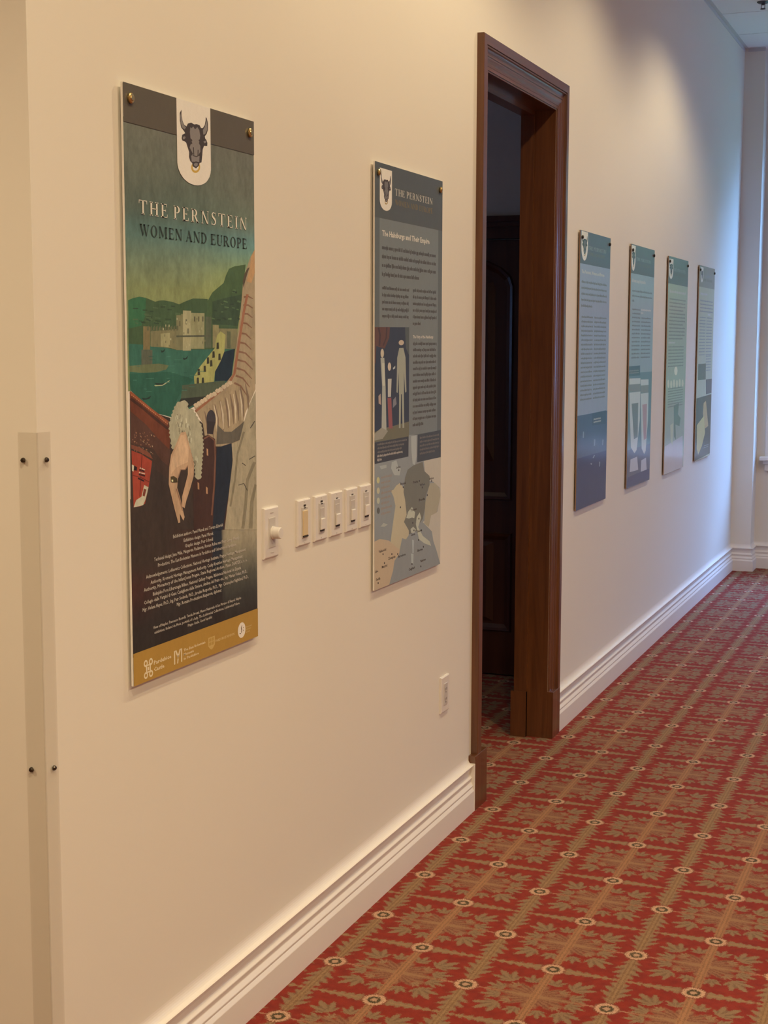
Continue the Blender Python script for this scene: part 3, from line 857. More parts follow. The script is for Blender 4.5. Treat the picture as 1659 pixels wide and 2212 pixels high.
  ((391,217,129),[284,4080,358,4072,331,4056]),
  ((391,217,129),[1567,3923,1626,3915,1615,3895]),
  ((557,465,327),[487,4039,531,4031,534,4014]),
  ((391,217,129),[1649,4227,1748,4219,1697,4197]),
  ((391,217,129),[460,4005,532,3996,505,3970]),
  ((557,465,327),[746,4190,784,4183,794,4171]),
  ((391,217,129),[958,4151,992,4144,1005,4130]),
  ((391,217,129),[921,4288,952,4282,968,4256]),
  ((557,465,327),[310,4163,407,4154,357,4144]),
  ((391,217,129),[773,4235,861,4226,819,4206]),
  ((391,217,129),[290,4030,386,4021,335,3995]),
  ((557,465,327),[489,3934,568,3926,535,3909]),
  ((391,217,129),[304,4118,339,4111,351,4099]),
  ((391,217,129),[1156,4006,1232,3998,1203,3979]),
  ((557,465,327),[1439,3955,1473,3948,1487,3920]),
  ((391,217,129),[1402,4056,1465,4048,1449,4020]),
  ((391,217,129),[201,3977,269,3969,246,3947]),
  ((557,465,327),[1183,4116,1236,4109,1231,4094]),
  ((391,217,129),[434,4314,526,4306,480,4275]),
  ((391,217,129),[1226,4179,1286,4172,1273,4143]),
  ((557,465,327),[897,4155,985,4146,944,4132]),
  ((391,217,129),[337,4169,430,4161,382,4129]),
  ((391,217,129),[495,4015,532,4008,541,3983]),
  ((557,465,327),[362,4238,448,4230,409,4219]),
  ((391,217,129),[958,4172,1062,4163,1005,4138]),
  ((391,217,129),[585,3933,661,3925,632,3913]),
  ((557,465,327),[591,4000,691,3991,638,3983]),
  ((391,217,129),[1048,4226,1131,4218,1097,4210]),
  ((391,217,129),[1299,4086,1377,4077,1347,4057]),
  ((557,465,327),[1187,3972,1223,3965,1235,3947]),
  ((391,217,129),[471,4141,545,4133,518,4115]),
  ((391,217,129),[1386,4291,1428,4284,1434,4271]),
  ((557,465,327),[304,4090,383,4081,350,4065]),
  ((391,217,129),[1250,4157,1324,4148,1298,4139]),
  ((391,217,129),[704,4291,789,4282,750,4258]),
  ((557,465,327),[1469,3945,1541,3937,1518,3925]),
  ((391,217,129),[622,4066,702,4058,668,4033]),
  ((391,217,129),[334,4274,416,4266,381,4256]),
  ((557,465,327),[946,4135,1037,4126,994,4117]),
  ((391,217,129),[1305,4165,1387,4157,1354,4145]),
  ((391,217,129),[1105,4007,1187,3999,1152,3972]),
  ((557,465,327),[1102,4100,1182,4091,1150,4080]),
  ((391,217,129),[1197,4242,1262,4234,1245,4214]),
  ((391,217,129),[353,4238,434,4230,398,4207]),
  ((557,465,327),[898,4041,957,4033,945,4013]),
  ((391,217,129),[800,4015,835,4008,847,3979]),
  ((391,217,129),[193,4201,292,4192,239,4179]),
  ((557,465,327),[725,4247,817,4239,773,4227]),
  ((391,217,129),[768,4177,814,4170,815,4147]),
  ((391,217,129),[701,3946,765,3937,748,3912]),
  ((557,465,327),[202,4002,274,3994,248,3978]),
  ((391,217,129),[1023,4300,1065,4293,1070,4267]),
  ((391,217,129),[866,3958,948,3949,912,3918]),
  ((557,465,327),[1485,4245,1580,4236,1533,4212]),
  ((391,217,129),[458,4264,510,4257,504,4229]),
  ((391,217,129),[756,4101,823,4093,803,4069]),
  ((241,91,60),[122,4113,770,4041,1380,3931,1610,3816,1374,3855,703,3968,129,4046]),
  ((391,75,46),[138,4016,822,3926,1545,3788,1414,3564,1273,3356,1003,3079,692,3049,218,3054]),
  ((27,18,22),[650,3684,1015,3640,1001,3618,630,3658]),
  ((27,18,22),[614,3610,1040,3563,1026,3540,599,3584]),
  ((27,18,22),[560,3545,972,3478,957,3453,533,3520]),
  ((27,18,22),[203,3775,500,3720,466,3661,208,3686]),
  ((708,713,620),[695,3712,1048,3661,1034,3647,669,3695]),
  ((708,713,620),[628,3637,1042,3593,1029,3579,614,3619]),
  ((708,713,620),[143,3777,292,3757,253,3654,147,3673]),
  ((571,606,510),[966,3400,1260,3349,1071,3167,878,3062,570,3055,218,3054,396,3168,766,3211]),
  ((200,57,38),[930,3340,1114,3317,981,3202,841,3223]),
  ((150,31,27),[182,3591,720,3533,1360,3423,1384,3433,740,3543,196,3602]),
  ((150,31,27),[830,3919,708,3531,623,3218,665,3216,751,3529,873,3917]),
  ((426,370,265),[9997,7586,9611,7435,9223,7198,8919,6913,8681,6369,8278,5741,7923,5205,7122,4989,5742,4831,4720,4673,4986,4535,5412,4343,5679,3915,8400,3832,9013,4452,9962,4899,10000,7588]),
  ((571,383,210),[9997,7586,9695,7455,9512,7187,9251,6971,9664,6943,10000,7145,10000,7588]),
  ((119,97,70),[9532,7240,9343,7130,9170,7004,8955,6843,8906,6965,9096,7125,9348,7218]),
  ((268,165,114),[8995,6650,9383,6670,9798,6639,9830,6652,9414,6701,8976,6688]),
  ((268,165,114),[8937,6492,9345,6504,9784,6458,9821,6471,9390,6535,8932,6531]),
  ((268,165,114),[8839,6334,9267,6339,9729,6277,9770,6289,9324,6369,8847,6372]),
  ((268,165,114),[8700,6158,9169,6156,9674,6079,9718,6090,9234,6185,8720,6197]),
  ((268,165,114),[8601,5966,9091,5955,9617,5863,9664,5873,9163,5983,8632,6004]),
  ((268,165,114),[8505,5792,9036,5773,9605,5664,9652,5674,9113,5800,8544,5829]),
  ((268,165,114),[8451,5618,9044,5590,9677,5465,9724,5475,9123,5617,8495,5655]),
  ((268,165,114),[8358,5461,9013,5425,9708,5283,9756,5293,9093,5451,8406,5498]),
  ((268,165,114),[8264,5305,8917,5260,9611,5103,9662,5112,9004,5285,8319,5341]),
  ((268,165,114),[8169,5167,8780,5114,9432,4941,9485,4949,8876,5138,8235,5202]),
  ((268,165,114),[8034,5030,8582,4970,9171,4782,9227,4789,8687,4991,8113,5064]),
  ((241,190,145),[5546,4556,5684,4300,5812,3995,5857,3995,5877,4300,5604,4558]),
  ((241,190,145),[5959,4612,6100,4354,6230,4048,6275,4047,6295,4355,6018,4613]),
  ((241,190,145),[6379,4668,6521,4409,6654,4101,6700,4100,6720,4410,6438,4670]),
  ((241,190,145),[6803,4726,6949,4465,7083,4155,7130,4154,7149,4466,6864,4727]),
  ((241,190,145),[7234,4784,7382,4521,7518,4209,7565,4209,7585,4523,7295,4785]),
  ((241,190,145),[7670,4843,7820,4579,7959,4265,8007,4264,8027,4580,7733,4844]),
  ((241,190,145),[8113,4902,8265,4637,8406,4321,8455,4320,8474,4638,8176,4904]),
  ((241,190,145),[8561,4963,8716,4695,8860,4377,8909,4377,8928,4697,8625,4965]),
  ((241,190,145),[9016,5024,9173,4755,9319,4435,9369,4435,9388,4757,9081,5026]),
  ((708,676,564),[6310,4660,6476,4418,6543,4162,6588,4161,6613,4418,6354,4661]),
  ((708,676,564),[6849,4718,7003,4466,7070,4200,7117,4199,7142,4467,6895,4720]),
  ((708,676,564),[7398,4778,7538,4516,7607,4238,7655,4238,7680,4516,7444,4779]),
  ((708,676,564),[7956,4839,8083,4566,8153,4278,8201,4277,8227,4566,8004,4840]),
  ((708,676,564),[8524,4901,8637,4617,8708,4317,8757,4317,8784,4617,8573,4901]),
  ((369,181,114),[9213,6730,8863,6392,8597,6041,8332,5692,7984,5227,7521,5051,6052,4801,4785,4589,4902,4554,6175,4765,7670,5019,8185,5214,8540,5685,8806,6035,9073,6386,9423,6723]),
  ((660,606,493),[4664,4691,4811,4724,5012,4708,5067,4660,4877,4634]),
  ((660,606,493),[4909,4719,5057,4753,5260,4736,5315,4689,5123,4662]),
  ((660,606,493),[5156,4753,5305,4787,5510,4770,5566,4722,5372,4696]),
  ((660,606,493),[5405,4782,5555,4816,5761,4799,5818,4751,5623,4724]),
  ((660,606,493),[5656,4826,5808,4860,6016,4844,6073,4796,5876,4768]),
  ((660,606,493),[5909,4853,6061,4888,6272,4872,6329,4823,6131,4796]),
  ((660,606,493),[6163,4873,6317,4908,6529,4891,6587,4843,6386,4815]),
  ((660,606,493),[6421,4925,6576,4960,6790,4944,6848,4895,6647,4867]),
  ((660,606,493),[6680,4948,6836,4984,7051,4967,7110,4918,6907,4890]),
  ((660,606,493),[6942,4992,7099,5028,7316,5012,7376,4963,7171,4934]),
  ((660,606,493),[7205,5026,7364,5062,7583,5046,7643,4997,7436,4968]),
  ((660,606,493),[7471,5061,7631,5097,7852,5081,7912,5031,7704,5003]),
  ((144,142,121),[6491,3930,6589,4292,7180,4144,7791,4128,8581,4244,8903,4305,8723,3966,7777,3908]),
  ((438,423,327),[9977,4864,9489,4655,8902,4288,8483,3939,7792,3891,7873,3584,7656,3219,7419,2890,7153,2565,7022,2302,10000,2136]),
  ((277,266,199),[9699,3496,9021,3169,8826,2655,8560,2238,8829,2216,9098,2637,9289,3147,9958,3465]),
  ((277,266,199),[8807,4106,8226,3711,7959,3209,7540,2718,7707,2704,8128,3197,8395,3699,8975,4091]),
  ((277,266,199),[9807,3052,9373,2718,9258,2197,9585,2176,9697,2694,10000,3022]),
  ((70,70,60),[9845,4287,9428,4158,9490,4148,9907,4277]),
  ((70,70,60),[9858,3609,9322,3557,9359,3543,9896,3594]),
  ((70,70,60),[8361,3080,8810,3096,9109,2948,9175,2952,8848,3108,8340,3096]),
  ((70,70,60),[8672,3498,8988,3435,9033,3446,8716,3509]),
  ((70,38,31),[5409,4109,5843,4121,6386,4032,6449,3857,7700,3911,7816,3552,7525,2987,7097,2298,4584,2438,4572,3263,5075,3405,5347,3720]),
  ((23,34,55),[6523,3863,7793,3908,7813,3501,7486,2972,6946,2307,6089,2354,6415,3352]),
  ((208,109,75),[5509,4044,5903,4089,6283,3998,6318,3671,6212,3195,5968,2627,6099,2618,6345,3188,6451,3666,6412,4002,5926,4117,5446,4072]),
  ((515,333,210),[5681,3881,5810,3852,5817,3737,5687,3750]),
  ((515,333,210),[5597,3179,5726,3149,5732,3034,5603,3048]),
  ((515,333,210),[4925,3289,5051,3260,5057,3145,4930,3159]),
  ((62,61,75),[6462,4394,6429,4328,6342,4274,6215,4240,6069,4230,5925,4247,5805,4287,5727,4345,5703,4411,5736,4476,5821,4529,5946,4564,6092,4574,6237,4558,6358,4518,6438,4461]),
  ((51,45,50),[5751,4377,6430,4345,6208,4120,5736,4149]),
  ((451,480,383),[3379,4737,3473,4771,3649,4764,3785,4777,4006,4787,4193,4754,4299,4713,4214,4671,4321,4629,4236,4587,4327,4627,4529,4629,4697,4606,4698,4562,4867,4538,4868,4494,5025,4468,5005,4426,5162,4401,5141,4359,5300,4333,5279,4291,5390,4254,5302,4219,5414,4182,5326,4147,5437,4110,5350,4075,5461,4038,5373,4002,5485,3965,5397,3930,5481,3889,5365,3858,5449,3817,5333,3786,5417,3744,5301,3714,5385,3672,5270,3641,5355,3598,5241,3565,5326,3522,5213,3489,5298,3445,5184,3413,5269,3369,5156,3337,4952,3331,4790,3367,4681,3406,4768,3441,4660,3480,4747,3515,4639,3553,4726,3588,4618,3626,4705,3661,4562,3697,4605,3740,4463,3775,4506,3818,4364,3853,4407,3896,4276,3931,4334,3972,4203,4007,4260,4047,4130,4082,4187,4122,4150,4159,3961,4174,3904,4219,3781,4248,3803,4205,3652,4183,3674,4140,3524,4119,3546,4075,3396,4054,3389,4011,3225,3996,3218,3953,3055,3939,2934,3976,2994,4016,2873,4052,2934,4093,2904,4131,2800,4167,2881,4203,2778,4239,2858,4275,2755,4311,2835,4346,2823,4382,2782,4423,2916,4447,2875,4488,3009,4513,2967,4554,3102,4578,3071,4620,3212,4642,3182,4683,3323,4705]),
  ((615,676,582),[4898,3736,4830,3672,4889,3667,4957,3731]),
  ((258,266,210),[3895,4258,3977,4162,4025,4163,3944,4259]),
  ((615,676,582),[3771,4491,3690,4409,3737,4406,3817,4487]),
  ((615,676,582),[4201,4368,4162,4300,4242,4296,4282,4364]),
  ((258,266,210),[3996,4206,4006,4153,4067,4152,4057,4205]),
  ((258,266,210),[4792,3683,4744,3590,4800,3587,4849,3680]),
  ((615,676,582),[4321,4223,4371,4149,4449,4150,4399,4224]),
  ((258,266,210),[3761,4424,3811,4360,3854,4361,3804,4425]),
  ((615,676,582),[4899,3731,4935,3640,4984,3640,4948,3731]),
  ((258,266,210),[4284,4327,4360,4242,4435,4244,4358,4329]),
  ((258,266,210),[3849,4218,3858,4160,3934,4159,3924,4217]),
  ((615,676,582),[4052,4462,4093,4375,4165,4375,4123,4462]),
  ((258,266,210),[4694,3691,4654,3625,4730,3620,4770,3686]),
  ((258,266,210),[4514,3682,4447,3620,4496,3616,4563,3678]),
  ((258,266,210),[3775,4268,3690,4211,3751,4204,3836,4262]),
  ((615,676,582),[4445,4108,4390,4019,4471,4014,4525,4103]),
  ((615,676,582),[3648,4389,3578,4340,3636,4335,3707,4383]),
  ((615,676,582),[3238,4515,3306,4445,3353,4447,3285,4517]),
  ((258,266,210),[3419,4554,3327,4473,3398,4467,3491,4548]),
  ((258,266,210),[4056,4372,4003,4299,4051,4296,4104,4369]),
  ((615,676,582),[4251,4188,4224,4102,4273,4100,4300,4186]),
  ((258,266,210),[3608,4279,3548,4198,3590,4196,3649,4276]),
  ((258,266,210),[3683,4404,3697,4311,3765,4310,3751,4403]),
  ((615,676,582),[4808,3769,4775,3693,4823,3691,4856,3767]),
  ((258,266,210),[4291,4105,4332,4013,4413,4013,4371,4105]),
  ((258,266,210),[3410,4405,3485,4325,3555,4327,3480,4407]),
  ((615,676,582),[4277,4156,4257,4061,4298,4059,4319,4154]),
  ((258,266,210),[4275,4226,4194,4140,4271,4134,4353,4220]),
  ((258,266,210),[3641,4544,3581,4462,3633,4459,3693,4541]),
  ((615,676,582),[3929,4191,3937,4110,4006,4109,3998,4190]),
  ((258,266,210),[3328,4380,3296,4303,3339,4301,3372,4379]),
  ((615,676,582),[3369,4533,3384,4465,3460,4465,3445,4533]),
  ((258,266,210),[3529,4309,3517,4234,3583,4232,3595,4307]),
  ((615,676,582),[4050,4158,4113,4086,4165,4087,4102,4159]),
  ((557,409,289),[3677,4220,4052,4226,4407,3896,4668,3630,4617,3407,4286,3163,4033,2998,3886,2861,3684,2903,3697,3077,3949,3274,4169,3456,4179,3600,3969,3544,3629,3557,3417,3422,3338,3252,3528,3085,3874,2702,3767,2644,3506,2785,3528,2624,3392,2616,3173,2833,2926,3097,2713,3341,2768,3636,2916,3849,3328,4040]),
  ((660,510,369),[3674,4172,4014,4179,4269,3901,4185,3680,3297,3616,2890,3506,2869,3663,3046,3829,3393,4007]),
  ((336,217,153),[4152,3621,3953,3559,3605,3571,3386,3426,3449,3419,3655,3559,3986,3544,4208,3610]),
  ((316,199,137),[3238,3238,3490,3021,3679,2822,3745,2822,3556,3023,3302,3240]),
  ((79,65,31),[2855,3469,3100,3470,3350,3417,3378,3345,3111,3348,2867,3369]),
  ((741,809,528),[2916,3411,3048,3406,3046,3371,2934,3376]),
 ],
 2: [
  ((128,160,178),[0,0,10000,0,10000,10000,0,10000]),
  ((201,243,269),[639,3560,9349,3560,9349,8737,639,8737]),
  ((99,119,129),[0,8737,10000,8737,10000,10000,0,10000]),
  ((34,50,88),[4,6214,4857,6231,4883,3526,0,3534]),
  ((128,64,53),[4,6214,2074,6223,1977,5970,1355,5714,733,5746,220,5779,131,5390,10,5354]),
  ((65,35,36),[403,6200,611,6028,516,5782,742,5780,837,6032,623,6211]),
  ((65,35,36),[1569,6218,1474,5968,1068,5789,1222,5780,1638,5964,1736,6218]),
  ((89,115,124),[4243,6228,4857,6231,4850,5548,4373,5731]),
  ((170,177,124),[0,3764,795,3822,2475,3851,4890,3908,4883,3526,0,3534]),
  ((583,523,446),[4093,5858,4064,5834,3980,5813,3855,5799,3707,5793,3559,5797,3434,5810,3350,5829,3320,5853,3348,5877,3431,5898,3555,5912,3702,5918,3851,5914,3977,5902,4062,5882]),
  ((380,430,381),[3408,5725,4012,5729,4326,5495,4480,4651,4297,4634,4095,5143,4115,4598,3389,4603,3369,5143,3208,4640,3028,4660,3118,5492]),
  ((380,430,381),[3412,4621,3690,4619,3636,3778,3395,3782]),
  ((380,430,381),[4090,4616,3811,4618,3927,3774,4170,3770]),
  ((442,506,499),[792,5498,1310,5499,1490,4818,1631,3737,952,3748,1021,4820]),
  ((629,608,517),[1255,5606,1239,5565,1190,5530,1117,5507,1030,5498,942,5506,868,5529,818,5564,799,5604,815,5645,863,5680,936,5704,1023,5712,1110,5705,1185,5682,1236,5647]),
  ((598,662,615),[1003,5374,1346,5374,1405,4836,1093,4838]),
  ((324,109,124),[1761,4547,2291,4543,2499,3796,1945,3805]),
  ((553,590,595),[1799,4997,2329,4996,2237,4561,1813,4564]),
  ((661,608,536),[2255,5285,2238,5247,2189,5215,2114,5193,2025,5186,1935,5193,1859,5215,1808,5247,1789,5285,1805,5323,1855,5355,1929,5377,2018,5384,2107,5377,2184,5355,2236,5323]),
  ((442,374,351),[513,4609,819,4661,880,4393,549,4431]),
  ((226,243,295),[2560,4486,2935,4556,3049,4373,2514,4287]),
  ((509,608,667),[2512,5249,2854,5304,2813,5240,2556,5213]),
  ((345,361,322),[0,3729,949,3856,1841,3752,1113,3584,36,3569]),
  ((292,348,397),[0,3041,4814,3048,4852,3575,6204,3542,6149,2848,10000,2855,9954,0,0,0]),
  ((442,523,575),[5202,3530,6026,3535,6048,2990,5819,2782,5464,2830,5275,3163]),
  ((567,573,536),[7196,2845,10000,2855,10000,0,9422,367,8837,677,8574,950,7079,1272,8429,1397,9438,1418,10000,1841,9793,2053,8768,2246,8141,2305,7391,2564]),
  ((429,430,351),[8144,2225,9022,2208,9794,2032,10000,1839,9561,1534,9312,1403,8430,1377,8069,1092,7325,1222,7426,1733]),
  ((553,539,413),[3022,2383,3524,2424,4096,2292,4453,1936,4581,1586,4243,1407,4944,1186,4891,1053,4489,975,3914,1039,3584,768,2909,838,2239,1039,2555,1458,2927,1895,2642,2131,2251,2294,2636,2300]),
  ((185,204,189),[5583,2788,7015,2830,7268,2587,8136,2424,8146,2185,7540,1927,7431,1614,7076,1351,6596,1272,6235,1307,6124,1096,4948,1070,4885,1188,4185,1429,4581,1586,4336,1978,4100,2178,4315,2534,4711,2715]),
  ((538,608,555),[5389,1748,5867,1575,5754,1443,5399,1477,4932,1476,4526,1511,4810,1654]),
  ((538,608,555),[6584,1547,6832,1400,6595,1292,6359,1184,7094,916,8210,706,8465,574,7347,707,6492,864,5998,1277,6110,1448]),
  ((509,573,536),[5176,1195,5585,1236,6003,1140,5769,1073,5297,1093]),
  ((567,491,381),[9,1178,724,1201,2019,1087,3019,871,3584,768,3475,659,2808,541,2595,307,2058,0,0,0]),
  ((442,539,615),[5421,913,5717,880,5671,551,5494,560]),
  ((442,539,595),[5259,572,5672,532,5623,281,5327,316]),
  ((417,491,536),[668,2951,1630,2945,1633,2871,883,2863]),
  ((442,523,575),[2392,2982,3055,3004,3284,2847,3681,2780,3517,2614,2734,2655,2287,2835]),
  ((442,491,499),[821,1492,1246,1558,1842,1487,1356,1460]),
  ((583,608,351),[711,2610,683,2572,607,2546,502,2539,396,2552,318,2583,289,2622,315,2660,392,2686,497,2693,603,2680,681,2649]),
  ((553,573,446),[719,2361,691,2324,615,2298,509,2291,404,2305,326,2335,296,2375,323,2412,399,2438,504,2445,610,2432,689,2401]),
  ((509,573,481),[726,2122,699,2084,622,2059,517,2052,411,2066,333,2097,304,2136,331,2174,407,2200,512,2206,618,2193,697,2162]),
  ((128,144,141),[734,1882,707,1845,630,1819,525,1813,419,1827,341,1858,311,1898,338,1935,414,1961,520,1967,626,1953,704,1922]),
  ((50,61,81),[20,3523,4795,3541,4815,3038,15,3018]),
  ((57,74,98),[6204,3542,10000,3572,10000,2851,6149,2848]),
  ((53,54,58),[3479,2747,3456,2729,3401,2723,3345,2732,3321,2752,3344,2770,3399,2776,3455,2767]),
  ((53,54,58),[4141,2300,4118,2282,4062,2276,4005,2286,3981,2305,4004,2324,4060,2330,4117,2320]),
  ((53,54,58),[6599,2357,6575,2338,6516,2332,6457,2342,6431,2362,6455,2380,6514,2387,6574,2377]),
  ((53,54,58),[7066,2169,7042,2151,6982,2145,6922,2155,6896,2175,6920,2194,6980,2200,7041,2190]),
  ((53,54,58),[8566,2276,8541,2257,8480,2251,8417,2261,8391,2281,8416,2300,8477,2307,8539,2297]),
  ((53,54,58),[6555,1392,6531,1373,6472,1368,6412,1378,6386,1398,6410,1417,6469,1422,6529,1412]),
  ((53,54,58),[3738,1818,3716,1800,3660,1795,3604,1804,3580,1824,3602,1842,3658,1848,3714,1838]),
  ((53,54,58),[5605,1332,5581,1314,5523,1309,5465,1319,5440,1339,5463,1357,5521,1363,5580,1353]),
  ((53,54,58),[5790,1130,5766,1112,5708,1106,5649,1117,5624,1137,5648,1155,5706,1161,5765,1150]),
  ((53,54,58),[6954,1070,6930,1052,6870,1046,6810,1057,6784,1077,6808,1096,6868,1101,6928,1091]),
  ((53,54,58),[6517,844,6493,825,6434,820,6374,831,6349,851,6372,870,6432,875,6491,864]),
  ((53,54,58),[7289,620,7265,602,7205,596,7144,607,7118,628,7142,647,7202,652,7263,641]),
  ((53,54,58),[1260,802,1238,784,1185,779,1132,790,1109,809,1131,826,1184,831,1237,821]),
  ((53,54,58),[2503,726,2481,708,2427,703,2372,714,2349,734,2371,751,2425,756,2480,746]),
  ((53,54,58),[3351,675,3329,657,3273,652,3217,663,3194,683,3216,700,3271,705,3327,695]),
  ((53,54,58),[1461,572,1439,555,1386,550,1333,560,1310,580,1332,597,1385,602,1438,592]),
  ((53,54,58),[5505,287,5481,269,5423,264,5365,275,5340,296,5363,314,5421,319,5480,308]),
  ((53,54,58),[6908,135,6884,117,6824,112,6764,123,6738,144,6762,162,6822,167,6882,156]),
  ((53,54,58),[588,147,567,129,515,125,462,135,440,155,461,172,513,177,566,166]),
  ((53,54,58),[7872,1935,7848,1917,7787,1910,7725,1921,7699,1941,7724,1960,7784,1966,7846,1956]),
 ],
 3: [  # base inks from this panel on are paled for the window's reflection
  ((339,438,631),[0,0,10000,0,10000,10000,0,10000]),
  ((133,150,199),[0,8843,10000,8843,10000,10000,0,10000]),
  ((88,130,247),[0,0,10000,0,10000,3429,0,3429]),
  ((49,77,199),[0,0,10000,0,10000,1886,0,1886]),
  ((72,108,199),[4747,3431,9515,3445,9610,2932,4835,2975]),
  ((268,365,546),[1867,2824,2165,2806,2142,2578,1800,2598]),
  ((268,365,546),[5530,2442,5964,2420,5868,2175,5530,2196]),
  ((268,365,546),[8464,2353,8817,2332,8707,2122,8405,2142]),
  ((268,365,546),[5646,1843,5936,1822,5430,1732,5190,1751]),
  ((268,365,546),[4520,1576,4994,1550,4956,1500,4577,1523]),
  ((268,365,546),[7511,1532,7784,1511,7720,1329,7473,1349]),
 ],
 4: [
  ((358,490,575),[0,0,10000,0,10000,10000,0,10000]),
  ((154,165,178),[0,8834,10000,8834,10000,10000,0,10000]),
  ((188,287,351),[0,0,10000,0,10000,4763,0,4763]),
  ((146,188,295),[0,0,10000,0,10000,1600,0,1600]),
  ((109,161,199),[0,5050,4631,5062,4723,4642,0,4645]),
  ((648,759,792),[287,4553,4903,4521,4955,4282,346,4307]),
  ((294,325,336),[346,4307,4955,4282,5027,3954,420,4003]),
  ((648,759,792),[427,3974,5027,3954,5049,2747,3944,1502,3061,1384,1514,1679,878,2824]),
  ((238,299,322),[1436,3501,4188,3492,4283,2037,2694,1989]),
  ((575,675,840),[1458,1177,4239,1208,4831,622,1232,656]),
  ((648,759,792),[5070,4460,8531,4435,8580,4191,5125,4206]),
  ((294,325,336),[5125,4206,8580,4191,8648,3855,5193,3893]),
  ((648,759,792),[5200,3863,8648,3855,8641,2620,7945,1335,7290,1208,6116,1501,5642,2677]),
  ((523,366,413),[5981,3379,8043,3379,8175,1888,6990,1828]),
  ((575,675,840),[6094,982,8178,1037,8643,440,5946,443]),
  ((90,120,256),[437,463,4445,493,9637,495,9733,10,0,42]),
 ],
 5: [
  ((444,554,432),[0,0,10000,0,10000,10000,0,10000]),
  ((188,219,207),[0,8768,10000,8768,10000,10000,0,10000]),
  ((459,520,432),[38,2925,3066,3373,9077,3126,9580,1364,7804,83,0,56]),
  ((648,643,644),[231,1305,9249,1561,9702,0,0,12]),
  ((228,295,227),[4201,3122,6857,3195,6479,2663,7897,2451,7469,2070,5292,2198,5801,1432,4686,1639]),
  ((648,700,508),[2674,2234,4205,2308,4043,1231,3086,1481]),
  ((855,888,681),[5725,4751,5596,4627,5185,4551,4649,4552,4193,4629,3989,4752,4113,4876,4521,4952,5058,4952,5519,4875]),
  ((727,780,591),[1746,4181,1641,4044,1293,3989,907,4047,708,4185,810,4322,1157,4378,1545,4320]),
  ((727,780,591),[3179,4136,3070,3998,2716,3943,2326,4002,2125,4140,2231,4278,2584,4334,2977,4276]),
  ((727,780,591),[4607,4170,4494,4031,4135,3975,3739,4034,3537,4174,3647,4313,4006,4370,4404,4311]),
  ((727,780,591),[6082,4124,5966,3984,5600,3928,5199,3988,4997,4129,5110,4269,5476,4326,5879,4266]),
  ((727,780,591),[7556,4158,7436,4017,7063,3960,6657,4021,6453,4163,6571,4304,6943,4361,7351,4301]),
  ((727,780,591),[9076,4112,8952,3970,8573,3913,8161,3974,7957,4117,8078,4259,8457,4317,8871,4256]),
 ],
 6: [
  ((545,601,452),[0,0,10000,0,10000,10000,0,10000]),
  ((338,360,303),[0,8918,10000,8918,10000,10000,0,10000]),
  ((149,196,145),[790,4994,5613,4987,5806,4145,837,4159]),
  ((133,138,133),[5947,4145,10000,4152,10000,3380,6260,3355]),
  ((103,117,83),[242,3240,10000,3322,10000,101,0,10]),
  ((582,472,237),[4887,2917,6394,3015,7567,2208,8373,1627,6268,1545,4547,2360]),
  ((640,584,255),[968,1850,5293,2238,6358,1317,4506,671,2247,267,1228,623]),
 ],
}
SKY = [(0.93, (185, 212, 190), (170, 190, 171), (177, 199, 180)), (0.86, (144, 177, 153), (144, 186, 162), (185, 221, 190)), (0.8, (108, 153, 137), (125, 194, 171), (174, 246, 210)), (0.765, (108, 217, 220), (125, 266, 289), (157, 357, 413)), (0.735, (157, 256, 220), (192, 310, 253), (241, 437, 327)), (0.705, (208, 298, 210), (241, 339, 215), (347, 510, 220)), (0.67, (258, 339, 175), (272, 351, 166), (403, 549, 190)), (0.5, (241, 321, 162), (241, 321, 162), (241, 321, 162))]
GROUND = [(0.206, [(0.0, 58, 45, 38), (0.2299, 58, 45, 38), (0.4586, 66, 38, 31), (0.6055, 66, 38, 31), (0.6128, 25, 36, 55), (0.691, 25, 36, 55), (0.7047, 391, 376, 289), (1.0, 391, 376, 289)]), (0.165, [(0.0, 88, 38, 34), (0.2299, 51, 41, 38), (0.4586, 54, 41, 38), (0.6055, 47, 41, 42), (0.6128, 27, 34, 46), (0.691, 30, 36, 42), (0.7047, 177, 181, 145), (1.0, 232, 236, 190)]), (0.13, [(0.0, 58, 34, 32), (0.2299, 44, 39, 38), (0.4586, 41, 38, 38), (0.6055, 38, 38, 38), (0.6128, 30, 34, 40), (0.691, 30, 34, 38), (0.7047, 83, 91, 81), (1.0, 103, 112, 100)]), (0.095, [(0.0, 38, 34, 34), (0.2299, 38, 34, 34), (0.4586, 38, 34, 34), (0.6055, 38, 34, 34), (0.6128, 38, 34, 34), (0.691, 38, 34, 34), (0.7047, 51, 54, 52), (1.0, 54, 59, 57)]), (0.05, [(0.0, 35, 33, 32), (0.2299, 35, 33, 32), (0.4586, 35, 33, 32), (0.6055, 35, 33, 32), (0.6128, 35, 33, 32), (0.691, 35, 33, 32), (0.7047, 35, 33, 32), (1.0, 35, 33, 32)])]

